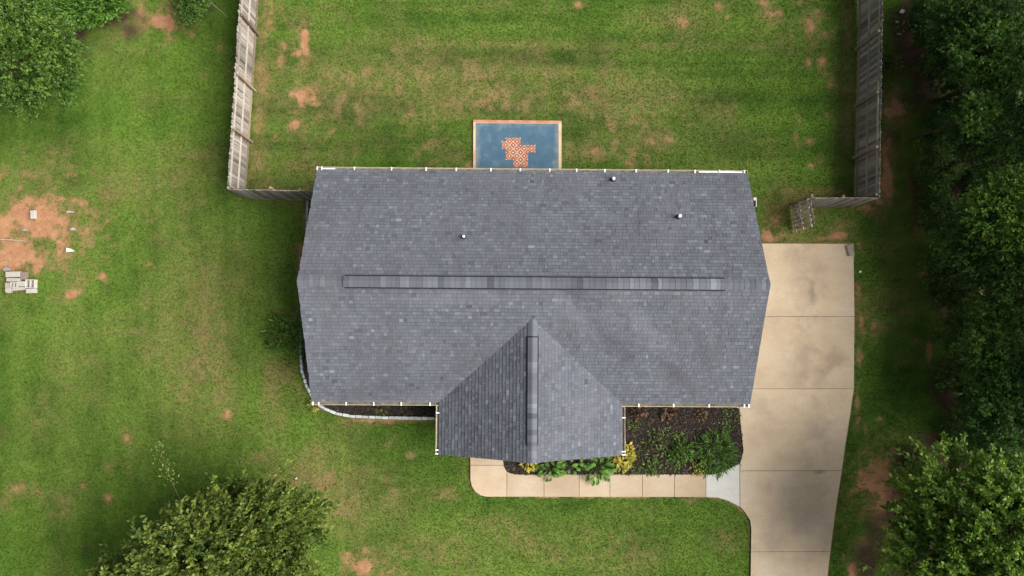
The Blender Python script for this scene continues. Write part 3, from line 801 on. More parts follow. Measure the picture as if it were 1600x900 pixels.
TABS = [0.10, 0.13, 0.13, 0.16, 0.19, 0.24]
TH = [0.012, 0.018, 0.026]
singles = []                             # candidates for shingles of their own
mass = MB()
EV = RY / 35.0
def shingle_verts(pl, v0, e, hb, frame):
    O, U, V, s = frame
    c = 1.0 / math.sqrt(1 + s * s)
    nrm = Vector((-V.x * s, -V.y * s, 1.0)) * c
    top, bot = [], []
    for (u, v) in pl:
        b = O + U * u + V * v + Vector((0, 0, s * v))
        hgt = hb * (1 - (v - v0) / e) + 0.003
        top.append(b + nrm * hgt); bot.append(b)
    return top, bot
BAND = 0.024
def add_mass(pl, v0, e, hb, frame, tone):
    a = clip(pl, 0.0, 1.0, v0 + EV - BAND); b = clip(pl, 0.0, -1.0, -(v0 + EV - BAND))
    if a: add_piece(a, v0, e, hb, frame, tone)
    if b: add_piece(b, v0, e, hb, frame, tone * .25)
def add_piece(pl, v0, e, hb, frame, tone):
    n_ = len(pl)
    top, bot = shingle_verts(pl, v0, e, hb, frame)
    if frame[1].cross(frame[2]).z < 0: top, bot = top[::-1], bot[::-1]
    mass.add(bot + top, [tuple(range(n_, 2 * n_))] + [(i, (i + 1) % n_, n_ + (i + 1) % n_, n_ + i) for i in range(n_)], tone)
TONES = [i / 11.0 for i in range(12)]
def rtone():
    t = random.gauss(0.48, 0.10)
    if random.random() < 0.15: t += random.uniform(.10, .30)
    if random.random() < 0.05: t -= 0.18
    return min(TONES, key=lambda q: abs(q - t))
def lay(frame, ulen, vlen, clips, tag_):
    rows = int(round(vlen / EV))
    e_ov = EV + 0.03
    for r in range(rows):
        v0 = r * EV
        u = -random.uniform(0, .3)
        while u < ulen:
            wd = random.choice(TABS); hb = random.choice(TH); tone = rtone()
            u0, u1 = max(0, u) + .003, min(ulen, u + wd) - .003
            u += wd
            if u1 - u0 < .02: continue
            v1 = min(v0 + e_ov, vlen)
            base = [(u0, v0), (u1, v0), (u1, v1), (u0, v1)]
            polys = clips(base)
            for pl in polys:
                if len(pl) < 3: continue
                whole = (len(polys) == 1 and pl == base and abs((u1 - u0) - (wd - .006)) < 1e-6 and abs(v1 - v0 - e_ov) < 1e-6)
                if whole:
                    cu, cv = (u0 + u1) / 2, v0
                    w3 = hM @ (frame[0] + frame[1] * cu + frame[2] * cv + Vector((0, 0, frame[3] * cv)))
                    dist = (w3 - Vector((0, 0, H))).length
                    singles.append((wd * EV / dist ** 2, u0, v0, wd, hb, tone, frame, e_ov))
                else:
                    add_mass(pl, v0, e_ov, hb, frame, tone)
ident = lambda b: [b]
# back slope
fr_b = (Vector((RX, RY, ZE)), Vector((-1, 0, 0)), Vector((0, -1, 0)), S)
lay(fr_b, 2 * RX, RY, ident, 'b')
# front slope, cut along both valleys
fr_f = (Vector((-RX, -RY, ZE)), Vector((1, 0, 0)), Vector((0, 1, 0)), S)
uL, uC, uR, vA = RX + XC - GH, RX + XC, RX + XC + GH, RY + YV
kL = (uC - uL) / vA
def cut_front(b):
    if b[0][1] >= vA: return [b]
    if b[1][0] < uL or b[0][0] > uR: return [b]
    o = []
    l = clip(b, 1.0, -kL, uL)            # u - kL*v <= uL
    r = clip(b, -1.0, -kL, -uR)          # u + kL*v >= uR
    if l == b or r == b: return [b]
    if l: o.append(l)
    if r: o.append(r)
    return o
lay(fr_f, 2 * RX, RY, cut_front, 'f')
# wing slopes
fr_l = (Vector((XC - GH, GY, ZE)), Vector((0, 1, 0)), Vector((1, 0, 0)), SG)
fr_r = (Vector((XC + GH, GY, ZE)), Vector((0, 1, 0)), Vector((-1, 0, 0)), SG)
kk = (YV + RY) / GH
def cut_wing(b):
    c = clip(b, 1.0, -kk, -RY - GY)
    return [c] if c else []
lay(fr_l, YV - GY, GH, cut_wing, 'l')
lay(fr_r, YV - GY, GH, cut_wing, 'r')
singles.sort(key=lambda q: -q[0])
cache = {}
for k, (_, u0, v0, wd, hb, tone, frame, e) in enumerate(singles):
    pl = [(0, 0), (wd - .006, 0), (wd - .006, e), (0, e)]
    if k >= 300:
        add_mass([(u0 + a, v0 + b) for a, b in pl], v0, e, hb, frame, tone); continue
    O, U, V, s = frame
    sgn = 1 if U.cross(V).z > 0 else -1
    key = (wd, hb, tone, s, sgn)
    if key not in cache:
        m = MB()
        fr0 = (Vector((0, 0, 0)), Vector((1, 0, 0)), Vector((0, sgn, 0)), s)
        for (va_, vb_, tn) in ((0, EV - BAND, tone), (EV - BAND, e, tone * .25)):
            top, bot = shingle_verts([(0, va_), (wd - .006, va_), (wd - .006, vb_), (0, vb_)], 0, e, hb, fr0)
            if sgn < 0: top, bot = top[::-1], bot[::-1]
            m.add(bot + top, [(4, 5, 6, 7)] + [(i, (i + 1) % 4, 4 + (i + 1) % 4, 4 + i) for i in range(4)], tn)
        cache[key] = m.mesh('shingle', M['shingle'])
    o = link('shingle', cache[key], roof, O + U * u0 + V * v0 + Vector((0, 0, s * v0)))
    o.rotation_euler = (0, 0, math.atan2(U.y, U.x))
mo = mass.build('shingle_courses', M['shingle'], roof)
mo['kind'] = 'stuff'

# ridges: vent strip and cap shingles
def ridge(p0, p1, s, vent0, vent1, wide, wv):
    d = (p1 - p0).normalized(); side = Vector((-d.y, d.x, 0)); L = (p1 - p0).length
    m = MB()
    for sg in (-1, 1):
        a = p0 + d * (vent0 + .01); b = p0 + d * (vent1 - .01)
        e = side * sg * (wv / 2 + .045); drop = Vector((0, 0, -s * (wv / 2 + .045)))
        h0, h1 = Vector((0, 0, .004)), Vector((0, 0, .052))
        q = [a + h0, b + h0, b + e + drop + h0, a + e + drop + h0, a + h1, b + h1, b + e + drop + h1, a + e + drop + h1]
        m.add(q, [(4, 5, 6, 7), (3, 2, 6, 7), (0, 3, 7, 4), (1, 2, 6, 5)])
    rv = m.build('ridge_vent', M['vent'], roof)
    t = 0.0; cc = {}
    k = 0
    while t < L - .05:
        inv = vent0 <= t + .1 < vent1
        st = random.choice([.15, .2, .2, .24])
        if not inv and t + st > vent0 > t: st = vent0 - t + .002
        ln = min(st + .03, L - t)
        hw = (wv / 2 if inv else wide / 2)
        z0 = .062 if inv else .024
        tone = min(TONES, key=lambda q: abs(q - min(1, max(0, random.gauss(.52, .2)))))
        key = (round(ln, 3), inv, tone)
        if key not in cc:
            m = MB()
            vt = []
            for (x, zt) in ((0, .014), (ln, .004)):
                for yy in (-hw, -.03, .03, hw):
                    vt.append((x, yy, -s * abs(yy) + zt))
            for x in (0, ln):
                for yy in (-hw, -.03, .03, hw):
                    vt.append((x, yy, -s * abs(yy) - (.006 if inv else .024)))
            fc = [(0, 4, 5, 1), (1, 5, 6, 2), (2, 6, 7, 3), (0, 1, 9, 8), (1, 2, 10, 9), (2, 3, 11, 10), (0, 8, 12, 4), (3, 7, 15, 11), (4, 12, 13, 5), (5, 13, 14, 6), (6, 14, 15, 7)]
            m.add(vt, fc, tone)
            cc[key] = m.mesh('ridge_cap', M['shingle'])
        p = p0 + d * t + Vector((0, 0, z0 + .0015 * (k % 2)))
        o = link('ridge_cap', cc[key], roof, p)
        o.rotation_euler = (0, 0, math.atan2(d.y, d.x))
        t += st; k += 1
va, vb = HL(538, 440, 5.3).x + RX, HL(1135, 443, 5.3).x + RX
ridge(Vector((-RX, 0, ZR)), Vector((RX, 0, ZR)), S, va, vb, .38, .40)
ga, gb = HL(834, 697, 4.65).y - GY, HL(834, 525, 4.65).y - GY
ridge(Vector((XC, GY, ZG)), Vector((XC, YV + .12, ZG)), SG, ga, gb, .34, .36)

# fascia boards and soffits
def fascia(p, q, hgt=.18, t=.03):
    m = MB(); p, q = Vector(p), Vector(q); d = (q - p); L = d.length
    X = d.normalized(); Yv = Vector((-X.y, X.x, 0)).normalized(); Z = X.cross(Yv)
    R = Matrix((X, Yv, Z)).transposed()
    m.box((p + q) / 2, (L, t, hgt), M=R); return m.build('fascia_board', M['trim'], house)
zf = ZE - .17
fascia((-RX + .04, RY - .03, zf), (RX - .04, RY - .03, zf))
fascia((-RX + .04, -RY + .03, zf), (XC - GH, -RY + .03, zf)); fascia((XC + GH, -RY + .03, zf), (RX - .04, -RY + .03, zf))
for sg in (-1, 1):
    fascia((XC + sg * (GH - .03), -RY, zf), (XC + sg * (GH - .03), GY + .04, zf))
    for sy2 in (-1, 1):
        fascia((sg * (RX - .02), sy2 * (RY - .02), ZE - .22), (sg * (RX - .02), 0, ZR - .22))
    fascia((XC + sg * (GH - .02), GY + .02, ZE - .22), (XC, GY + .02, ZG - .22))

# gutters: open troughs with white hangers
def gutter(p, q, out, hangers, reflections=()):
    p, q, out = Vector(p), Vector(q), Vector(out)
    d = (q - p).normalized(); L = (q - p).length
    prof = [(0.0, .0), (0.0, -.11), (.09, -.11), (.125, -.045), (.125, .006), (.108, .006), (.108, -.04), (.08, -.095), (.012, -.095), (.012, .0)]
    m = MB(); n = len(prof)
    vs_ = [b + out * a + Vector((0, 0, z)) for b in (p, q) for a, z in prof]
    m.add(vs_, [tuple(range(n)), tuple(range(2 * n - 1, n - 1, -1))] + [(i, (i + 1) % n, n + (i + 1) % n, n + i) for i in range(n)])
    for b, s2 in ((p, -1), (q, 1)):                                     # end caps
        m.box(b + out * .0625 + Vector((0, 0, -.052)) + d * s2 * .006, (.01, .127, .118), math.atan2(d.y, d.x))
    g = m.build('gutter', M['gutter'], house)
    m = MB(); m.box((p + q) / 2 + out * .055 + Vector((0, 0, -.085)), (L - .03, .075, .012), math.atan2(d.y, d.x)); m.build('gutter_dirt', M['gutter_in'], g)
    hb = MB(); hb.box((0, .058, .012), (.045, .14, .008)); hb.box((0, .128, -.015), (.05, .012, .05)); hme = hb.mesh('gutter_hanger', M['white'])
    for t in hangers:
        o = link('gutter_hanger', hme, g, p + d * t)
        o.rotation_euler = (0, 0, math.atan2(out.y, out.x) - math.pi / 2)
    for (a, b) in reflections:
        m = MB(); m.box(p + d * (a + b) / 2 + out * .06 + Vector((0, 0, -.045)), (b - a, .045, .05), math.atan2(d.y, d.x)); m.build('sky_reflection', M['white'], g)  # white strip painted in for sky reflected by water standing in the gutter
    return g
zg = ZE + .0
hx = [HL(x, 262, ZE).x for x in (496, 503, 554, 612, 666, 713, 767, 813, 859, 901, 945, 994, 1044, 1086, 1124, 1163)]
lx = lambda x: HL(x, 262, ZE).x + RX
gutter((-RX, RY, zg), (RX, RY, zg), (0, 1, 0), [x + RX for x in hx], [(lx(504), lx(523)), (lx(1092), lx(1160))])
fx = lambda x, o: HL(x, 633, ZE).x - o
gutter((-RX, -RY, zg), (XC - GH - .01, -RY, zg), (0, -1, 0), [fx(x, -RX) for x in (489, 498, 541, 584, 627, 672)])
o2 = XC + GH + .01
gutter((o2, -RY, zg), (RX, -RY, zg), (0, -1, 0), [fx(x, o2) for x in (998, 1052.5, 1108, 1163, 1170)])
gy_ = lambda y: -RY - .14 - HL(683, y, ZE).y
gutter((XC - GH, -RY - .14, zg), (XC - GH, GY + .02, zg), (-1, 0, 0), [gy_(y) for y in (645, 703, 709)])
gutter((XC + GH, -RY - .14, zg), (XC + GH, GY + .02, zg), (1, 0, 0), [gy_(y) for y in (651, 704, 709)])
for (x, y) in ((-RX + .2, RY + .06), (RX - .2, RY + .06), (-RX + .25, -RY - .06), (RX - .25, -RY - .06), (XC + GH + .06, GY + .25)):
    m = MB()
    cxw = max(-XW - .05, min(XW + .05, x)) if abs(x) > 5 else XC + GW + .12
    cyw = (YW + .12 if y > 0 else (-YW - .12 if y > -5 else GF + .3))
    m.tube([(x, y, ZE - .1), (x, y, ZE - .25), (cxw, cyw, ZE - .6), (cxw, cyw, .25), (cxw, cyw + (.2 if y > 0 else -.2), .12)], .045, 8)
    m.build('downspout', M['white'], house)

# vent pipes through the back slope
for (px, py, hh, r) in ((957.5, 281, .30, .055), (1059.5, 339.5, .36, .055), (725.2, 370.3, .22, .05)):
    z = 4.0
    for _ in range(6):
        q = HL(px, py, z); z = ZR - S * abs(q.y) + .02
    m = MB(); m.tube([(q.x, q.y, z - .05), (q.x, q.y, z + hh)], r, 14, cap=False)
    m.tube([(q.x, q.y, z - .05), (q.x, q.y, z + hh)], r * .82, 14, cap=False)
    m.tube([(q.x, q.y, z + hh - .004), (q.x, q.y, z + hh)], r, 14)
    vp = m.build('vent_pipe', M['white'], house)
    m = MB(); m.tube([(q.x, q.y, z - .05), (q.x, q.y, z + .05), (q.x, q.y, z + .13)], [r * 2.0, r * 1.7, r * 1.08], 16)
    m.build('flashing', M['rubber'], vp)

# ------------------------------------------------------------------ fences
FH = 2.05
pk = []
for v in range(5):
    m = MB(); hh = FH - .03 + .012 * v; wd = .132
    pts = [(-wd / 2, .04), (wd / 2, .04), (wd / 2, hh - .04), (wd / 2 - .03, hh), (-wd / 2 + .03, hh), (-wd / 2, hh - .04)]
    vs_ = [(x, -.009, z) for x, z in pts] + [(x, .009, z) for x, z in pts]
    m.add(vs_, [(0, 1, 2, 3, 4, 5), (11, 10, 9, 8, 7, 6)] + [(i, i + 6, (i + 1) % 6 + 6, (i + 1) % 6) for i in range(6)])
    pk.append(m.mesh('picket', M['wood']))
pm = MB(); pm.box((0, 0, .97), (.1, .1, 2.06)); post_me = pm.mesh('post', M['wood2'])
def run(parent, p, q, inside, posts, zr=(.22, 1.02, 1.84), pick=True):
    """pickets on the outside, rails and posts on the inside"""
    p, q = Vector((p[0], p[1], 0)), Vector((q[0], q[1], 0))
    d = (q - p).normalized(); L = (q - p).length; a = math.atan2(d.y, d.x)
    ins = Vector((inside[0], inside[1], 0)).normalized()
    org = parent.location
    t = .07
    while t < L:
        o = link('picket', random.choice(pk), parent, p + d * t - org + Vector((0, 0, random.uniform(-.015, .015))))
        o.rotation_euler = (random.gauss(0, .006), random.gauss(0, .007), a)
        t += .139 + random.uniform(-.003, .006)
    for z in zr:
        n = max(1, round(L / 2.4))
        for k in range(n):
            m = MB(); l = L / n
            m.box((0, 0, 0), (l - .004, .04, .09)); o = m.build('rail', M['wood2'] if z < .5 else M['rail'], parent)
            o.location = p + d * (l * (k + .5)) + ins * .031 - org + Vector((0, 0, z + random.uniform(-.012, .012))); o.rotation_euler = (0, 0, a)
    for t in posts:
        o = link('post', post_me, parent, p + d * t + ins * .103 - org); o.rotation_euler = (random.gauss(0, .012), random.gauss(0, .012), a + random.gauss(0, .03))
c0 = P(384.4, 309.5); c1 = P(404.4, -4)
dv = (c1 - c0).normalized(); top0 = c0 + dv * 15.0
fl_ = tag(empty('wooden_fence', c0), 'weathered grey picket fence left of the back yard', 'fence')
def along(p0, px, py): return (P(px, py) - p0).dot(dv)
run(fl_, c0, top0, (1, -.04), [.12, along(c0, 388, 222), along(c0, 396, 142), along(c0, 402.5, 55), along(c0, 402.5, 55) + 2.4, along(c0, 402.5, 55) + 4.8, 14.9])
wl = hM @ Vector((-XW - .1, 3.9, 0))
run(fl_, c0 + Vector((.02, -.02, 0)), (wl.x, c0.y - .09), (0, 1), [1.0 + .7, 2.9])
d0 = P(1335.5, 322); d1 = P(1341, -4)
dv = (d1 - d0).normalized()
fr2 = tag(empty('wooden_fence', d0), 'dark weathered picket fence right of the back yard', 'fence')
run(fr2, d0, d0 + dv * 15.0, (-1, 0), [.12, along(d0, 1338, 247), along(d0, 1336, 167), along(d0, 1341, 78), along(d0, 1341, 78) + 2.45, along(d0, 1341, 78) + 4.9, 14.9])
gp = P(1236, 321)
run(fr2, (gp.x, d0.y - .02), (d0.x - .02, d0.y - .02), (0, 1), [.05, 1.35])
# open gate
gate = tag(empty('gate', gp + Vector((-.06, -.03, 0)), math.atan2(*(lambda v: (v.y, v.x))(P(1241.5, 358.5) - gp))), 'open wooden picket gate swung out beside the fence end', 'gate')
for k in range(6):
    o = link('picket', pk[k % 5], gate, (.09 + k * .185, .03, .0)); o.rotation_euler = (random.gauss(0, .01), random.gauss(0, .02), 0)
for z in (.25, 1.0, 1.8):
    m = MB(); m.box((0, 0, 0), (1.2, .04, .1)); o = m.build('rail', M['rail'], gate); o.location = (.6, -.002, z)
m = MB(); m.box((0, 0, 0), (1.32, .035, .09), M=Matrix.Rotation(-math.atan2(.7, 1.1), 3, 'Y')); o = m.build('brace', M['wood'], gate); o.location = (.6, -.008, .62)
for z in (.4, 1.65):
    m = MB(); m.box((0, 0, 0), (.16, .012, .04)); o = m.build('hinge', M['rubber'], gate); o.location = (.02, -.03, z)
lp = P(1179.5, 311, 1.95); lp.z = 0
stub = tag(empty('latch_post', lp), 'short pale post stub with dark latch beside the house wall', 'post')
m = MB(); m.box((0, 0, .95), (.11, .11, 2.0)); m.build('post', M['wood2'], stub)
m = MB(); m.box((0, 0, 1.965), (.12, .12, .03)); m.build('cap', M['trim'], stub)
m = MB(); m.box((.02, -.18, .98), (.04, .24, 1.9)); m.build('side_board', M['rubber'], stub)
m = MB(); m.box((.062, -.18, .98), (.03, .26, 1.92)); m.build('trim_board', M['trim'], stub)

# ------------------------------------------------------------------ edging blocks round the left bed
edge_px = [(480.5, 313), (478.6, 372), (475, 440), (470.5, 500), (469, 552), (471.5, 580), (478.5, 603), (488.5, 622), (498.5, 633), (508.5, 639), (525, 646), (548, 650.3), (600, 652.5), (690, 654)]
ep = [P(x, y, .1) for x, y in edge_px]
edging = tag(empty('garden_edging', P(520, 645)), 'row of pale grey edging blocks curving round the left bed', 'edging')
cum = [0]
for a, b in zip(ep[:-1], ep[1:]): cum.append(cum[-1] + (b - a).length)
def at_len(s):
    for k in range(len(ep) - 1):
        if s <= cum[k + 1] or k == len(ep) - 2:
            t = (s - cum[k]) / (cum[k + 1] - cum[k]); return ep[k].lerp(ep[k + 1], t), (ep[k + 1] - ep[k]).normalized()
eb = []
for v in range(6):
    m = MB(); l = .27
    a, b = .066, .058
    m.add([(-l / 2, -a, -.07), (l / 2, -a, -.07), (l / 2, a, -.07), (-l / 2, a, -.07), (-l / 2, -a, .055), (l / 2, -a, .055), (l / 2, a, .055), (-l / 2, a, .055),
           (-l / 2 + .012, -b, .068), (l / 2 - .012, -b, .068), (l / 2 - .012, b, .068), (-l / 2 + .012, b, .068)],
          [(0, 3, 2, 1), (0, 1, 5, 4), (1, 2, 6, 5), (2, 3, 7, 6), (3, 0, 4, 7), (4, 5, 9, 8), (5, 6, 10, 9), (6, 7, 11, 10), (7, 4, 8, 11), (8, 9, 10, 11)], .25 + v * .14)
    eb.append(m.mesh('edging_block', M['edging']))
s = .15
while s < cum[-1] - .1:
    p, d = at_len(s)
    px_side = s < cum[8]
    o = link('edging_block', random.choice(eb[:4] if px_side else eb[1:]), edging, Vector((p.x, p.y, .055 + random.uniform(-.008, .008))) - edging.location)
    sc = .72 if cum[3] < s < cum[8] else 1.0
    o.scale = (sc * random.uniform(.95, 1.03), random.uniform(.8, 1.02) * (.8 if px_side else 1.0), 1)
    o.rotation_euler = (random.gauss(0, .03), random.gauss(0, .03), math.atan2(d.y, d.x) + random.gauss(0, .07 if px_side else .02))
    s += .285 * (.78 if cum[3] < s < cum[8] else 1.0)

# ------------------------------------------------------------------ foliage
def leaves_from(pos, direc, leaf, r_, spread=.7, upb=.5, wr=.5):
    """one folded leaf (quad) at every pos, roughly along direc"""
    n = len(pos)
    d = direc + r_.normal(0, spread, (n, 3)); d[:, 2] += 0.05
    d /= np.linalg.norm(d, axis=1, keepdims=True) + 1e-9
    up = np.stack([r_.normal(0, .55, n), r_.normal(0, .55, n), np.full(n, upb + .3)], -1)
    sd = np.cross(d, up); sd /= np.linalg.norm(sd, axis=1, keepdims=True) + 1e-9
    nr = np.cross(sd, d)
    l = leaf * r_.uniform(.5, 1.45, (n, 1)); w_ = l * wr * r_.uniform(.8, 1.15, (n, 1))
    v = np.empty((n, 4, 3))
    v[:, 0] = pos
    v[:, 1] = pos + d * l * .5 + sd * w_ * .5 + nr * l * .08
    v[:, 2] = pos + d * l - np.array([0, 0, 1.0]) * l * .12
    v[:, 3] = pos + d * l * .5 - sd * w_ * .5 + nr * l * .08
    return v

def crown_mesh(name, seed, R, lobes, n_leaf, leaf, mat, shoots=0, lob_r=(.32, .55), spread=.7, zmin=-.8, twl=.38, per=14):
    r_ = np.random.default_rng(seed)
    R = np.array(R, float)
    c = r_.normal(0, 1, (lobes, 3)); c /= np.linalg.norm(c, axis=1, keepdims=True)
    c[:, 2] = np.abs(c[:, 2]) * .9 - .25
    c *= r_.uniform(.30, .72, (lobes, 1))
    c[0] = (0, 0, .35)
    lr = r_.uniform(lob_r[0], lob_r[1], lobes)
    nt = n_leaf // per
    which = r_.choice(lobes, nt * 3, p=lr ** 2 / np.sum(lr ** 2))
    dr = r_.normal(0, 1, (nt * 3, 3)); dr /= np.linalg.norm(dr, axis=1, keepdims=True)
    rad = lr[which] * (1 - .42 * r_.random(nt * 3) ** 1.7)
    rad *= 0.80 + 0.45 * fbm(dr[:, 0] * 2 + which * 3.1, dr[:, 1] * 2 + dr[:, 2] * 1.7, .7, 3, seed)
    pt = c[which] + dr * rad[:, None]
    # thin out what lies deep inside other lobes
    dd = np.linalg.norm(pt[:, None, :] - c[None], axis=2) / lr[None]
    deep = dd.min(axis=1)
    keep = (r_.random(nt * 3) < np.clip((deep - .42) * 2.4, .04, 1)) & (pt[:, 2] > zmin)
    idx = np.nonzero(keep)[0][:nt]
    pt, dr = pt[idx] * R, dr[idx]
    dr = dr * np.array([1, 1, .8]) + np.array([0, 0, .28])
    tl = twl * r_.uniform(.5, 1.5, len(pt)) * min(1.0, R.mean() / 2)
    if shoots:
        k = r_.choice(np.nonzero(pt[:, 2] > -.1 * R[2])[0], shoots)
        tl[k] *= 2.6
    t = r_.uniform(0, 1, (len(pt), per))
    tdir = dr + r_.normal(0, .35, dr.shape); tdir /= np.linalg.norm(tdir, axis=1, keepdims=True)
    pos = pt[:, None, :] + tdir[:, None, :] * (t * tl[:, None])[..., None]
    pos[..., 2] -= (t * tl[:, None]) ** 2 * .35
    pos = pos + r_.normal(0, .035, pos.shape)
    tw_tone = r_.normal(.5, .24, len(pt))
    tone = np.clip(np.repeat(tw_tone, per) + r_.normal(0, .14, len(pt) * per), 0, 1)
    v = leaves_from(pos.reshape(-1, 3), np.repeat(tdir, per, axis=0), leaf, r_, spread)
    me_ = np_mesh(name, v, 4, mat, {'tone': tone})
    return me_, c * R, lr * R.mean()

def trunk_mesh(name, lobes_c, hgt, r0, seed, mat):
    """trunk from the ground (z = -hgt) with limbs into the lobes; origin at the crown centre"""
    rr = random.Random(seed)
    m = MB()
    pts = [(rr.uniform(-.1, .1) * k, rr.uniform(-.1, .1) * k, -hgt - .1 + (hgt + .1) * k / 4) for k in range(5)]
    m.tube(pts, [r0 * (1.25 - .17 * k) for k in range(5)], 10)
    for c in lobes_c:
        k = rr.choice([2, 3, 4])
        a = Vector(pts[k]); b = Vector(c)
        mid = a.lerp(b, .5) + Vector((rr.uniform(-.2, .2), rr.uniform(-.2, .2), .15))
        m.tube([a, mid, b], [r0 * .5, r0 * .3, r0 * .1], 7)
        for _ in range(3):
            e = b + Vector((rr.uniform(-1, 1), rr.uniform(-1, 1), rr.uniform(-.2, .8))) * .7
            m.tube([mid.lerp(b, .6), mid.lerp(b, .6).lerp(e, .5) + Vector((0, 0, .08)), e], [r0 * .16, r0 * .1, r0 * .03], 5)
    return m.mesh(name, mat)

PROTO = {}
def proto(key, *a, hgt=4.0, r0=.12, **kw):
    me_, c, lr = crown_mesh('crown', *a, **kw)
    PROTO[key] = (me_, trunk_mesh('trunk', c, hgt, r0, key.__hash__() & 0xff if False else len(PROTO) + 3, M['bark']), hgt)

def plant_tree(key, name, px, py, zc, scl, rz, label, cat, group=None, mat=None, world=None):
    """crown centre at photo point (px, py) and height zc; the trunk reaches the ground"""
    cme, tme, hgt = PROTO[key]
    p = P(px, py, zc) if world is None else Vector((world[0], world[1], zc))
    t = tag(empty(name, (p.x, p.y, 0), rz), label, cat, group)
    if isinstance(scl, (int, float)): scl = (scl, scl, scl)
    c = link('crown', cme, t, (0, 0, zc)); c.scale = scl
    if mat:
        c.material_slots[0].link = 'OBJECT'; c.material_slots[0].material = M[mat]
    k = link('trunk', tme, t, (0, 0, zc)); k.scale = (scl[0], scl[1], zc / hgt)
    return t

proto('big_olive', 101, (4.5, 4.2, 3.0), 24, 110000, .15, M['leaf_oak'], hgt=4.0, r0=.17, shoots=60, lob_r=(.20, .40), twl=.62, per=42)
proto('big_fresh', 202, (4.2, 4.2, 3.4), 24, 110000, .15, M['leaf_lit'], hgt=5.0, r0=.17, shoots=60, lob_r=(.20, .42), twl=.66, per=42)
proto('wood_a', 303, (2.2, 2.2, 2.2), 10, 17000, .125, M['leaf_dark'], hgt=3.0, r0=.09, shoots=25)
proto('wood_b', 404, (2.0, 2.3, 1.9), 9, 16000, .14, M['leaf_mid'], hgt=3.0, r0=.09, shoots=25, lob_r=(.28, .5))
proto('tall', 505, (3.2, 3.2, 4.6), 14, 34000, .15, M['leaf_dark'], hgt=8.0, r0=.2, shoots=30, lob_r=(.26, .44))
proto('shrub', 606, (1.3, 1.3, 1.0), 8, 8500, .11, M['leaf_dark'], hgt=.9, r0=.05, shoots=14)
proto('sapling', 707, (.8, .8, .5), 6, 1500, .17, M['leaf_bright'], hgt=4.0, r0=.03, lob_r=(.3, .5))
proto('vine', 808, (1.6, 1.3, .8), 9, 10000, .12, M['leaf_bright'], hgt=.8, r0=.05, shoots=16)

# the trees round the lot
plant_tree('big_olive', 'broadleaf_tree', 318, 905, 3.9, (1.14, .98, 1.0), .4, 'olive green broadleaf tree on the lawn at the bottom left', 'tree')
tr0 = bpy.data.objects['broadleaf_tree']
_a, _b = P(268, 752, 4.6) - tr0.location, P(246, 692, 5.2) - tr0.location
_r = np.random.default_rng(5)
_t = _r.random(200)
_ri = Matrix.Rotation(-.4, 3, 'Z')
_a, _b = _ri @ _a, _ri @ _b
_pos = np.array(_a)[None] + _t[:, None] * (np.array(_b) - np.array(_a))[None] + _r.normal(0, .13, (200, 3))
_ld = link('leader_shoot', np_mesh('leader_shoot', leaves_from(_pos, np.repeat((np.array(_b) - np.array(_a))[None] / 1.4, 200, 0), .10, _r, .7), 4, M['leaf_oak'], {'tone': np.clip(_r.normal(.45, .2, 200), 0, 1)}), tr0)
_ld['kind'] = 'stuff'
m = MB(); m.tube([_a * .6 + Vector((0, 0, 1.2)), _a, _b], [.02, .012, .005], 6); m.build('shoot_stem', M['bark'], _ld)
plant_tree('big_fresh', 'broadleaf_tree', 1545, 878, 4.6, (1.05, 1.04, 1.0), 1.1, 'fresh green broadleaf tree beside the lower driveway at bottom right', 'tree')
plant_tree('big_olive', 'broadleaf_tree', 5, 60, 3.6, (.72, .78, .8), 2.2, 'leafy green tree in the top left corner of the lawn', 'tree', mat='leaf_mid')
plant_tree('vine', 'shrub', 158, 8, .9, (1.35, .9, 1.0), .3, 'bright green vine covered shrub at the top left lawn edge', 'shrub')
plant_tree('vine', 'shrub', 310, -14, 1.0, (.8, .7, .8), 1.3, 'dark green shrub at the top edge just left of the fence', 'shrub', mat='leaf_mid')

WOODS = 'trees of the wood along the right edge'
UNDER = 'undergrowth shrubs at the edge of the wood'
wood = [
 ('wood_a', 1500, 30, 2.6, 1.0, 'leaf_dark', 'dark tree behind the far end of the right fence'),
 ('wood_b', 1560, 110, 3.6, 1.05, 'leaf_mid', 'mid green tree above the bright sapling in the wood'),
 ('wood_a', 1545, 235, 3.0, .9, 'leaf_dark', 'dark tree just below the bright sapling in the wood'),
 ('wood_b', 1590, 318, 4.6, .8, 'leaf_lit', 'lighter green tree at the right edge level with the roof back'),
 ('wood_a', 1545, 365, 2.8, .9, 'leaf_dark', 'dark tree at right edge level with the driveway top'),
 ('wood_b', 1575, 450, 3.6, .9, 'leaf_dark', 'dark tree at right edge level with the roof ridge'),
 ('wood_a', 1545, 530, 2.6, .85, 'leaf_mid', 'mid green tree at right edge level with the second driveway slab'),
 ('wood_b', 1590, 600, 3.4, .85, 'leaf_dark', 'dark tree at right edge level with the front gutter'),
 ('wood_a', 1570, 670, 2.6, .8, 'leaf_dark', 'dark tree right above the fresh green bottom right tree'),
]
for k, (key, px, py, z, sc_, mt, lab) in enumerate(wood):
    plant_tree(key, 'woodland_tree', px, py, z, sc_, k * 1.3, lab, 'tree', WOODS, mt)
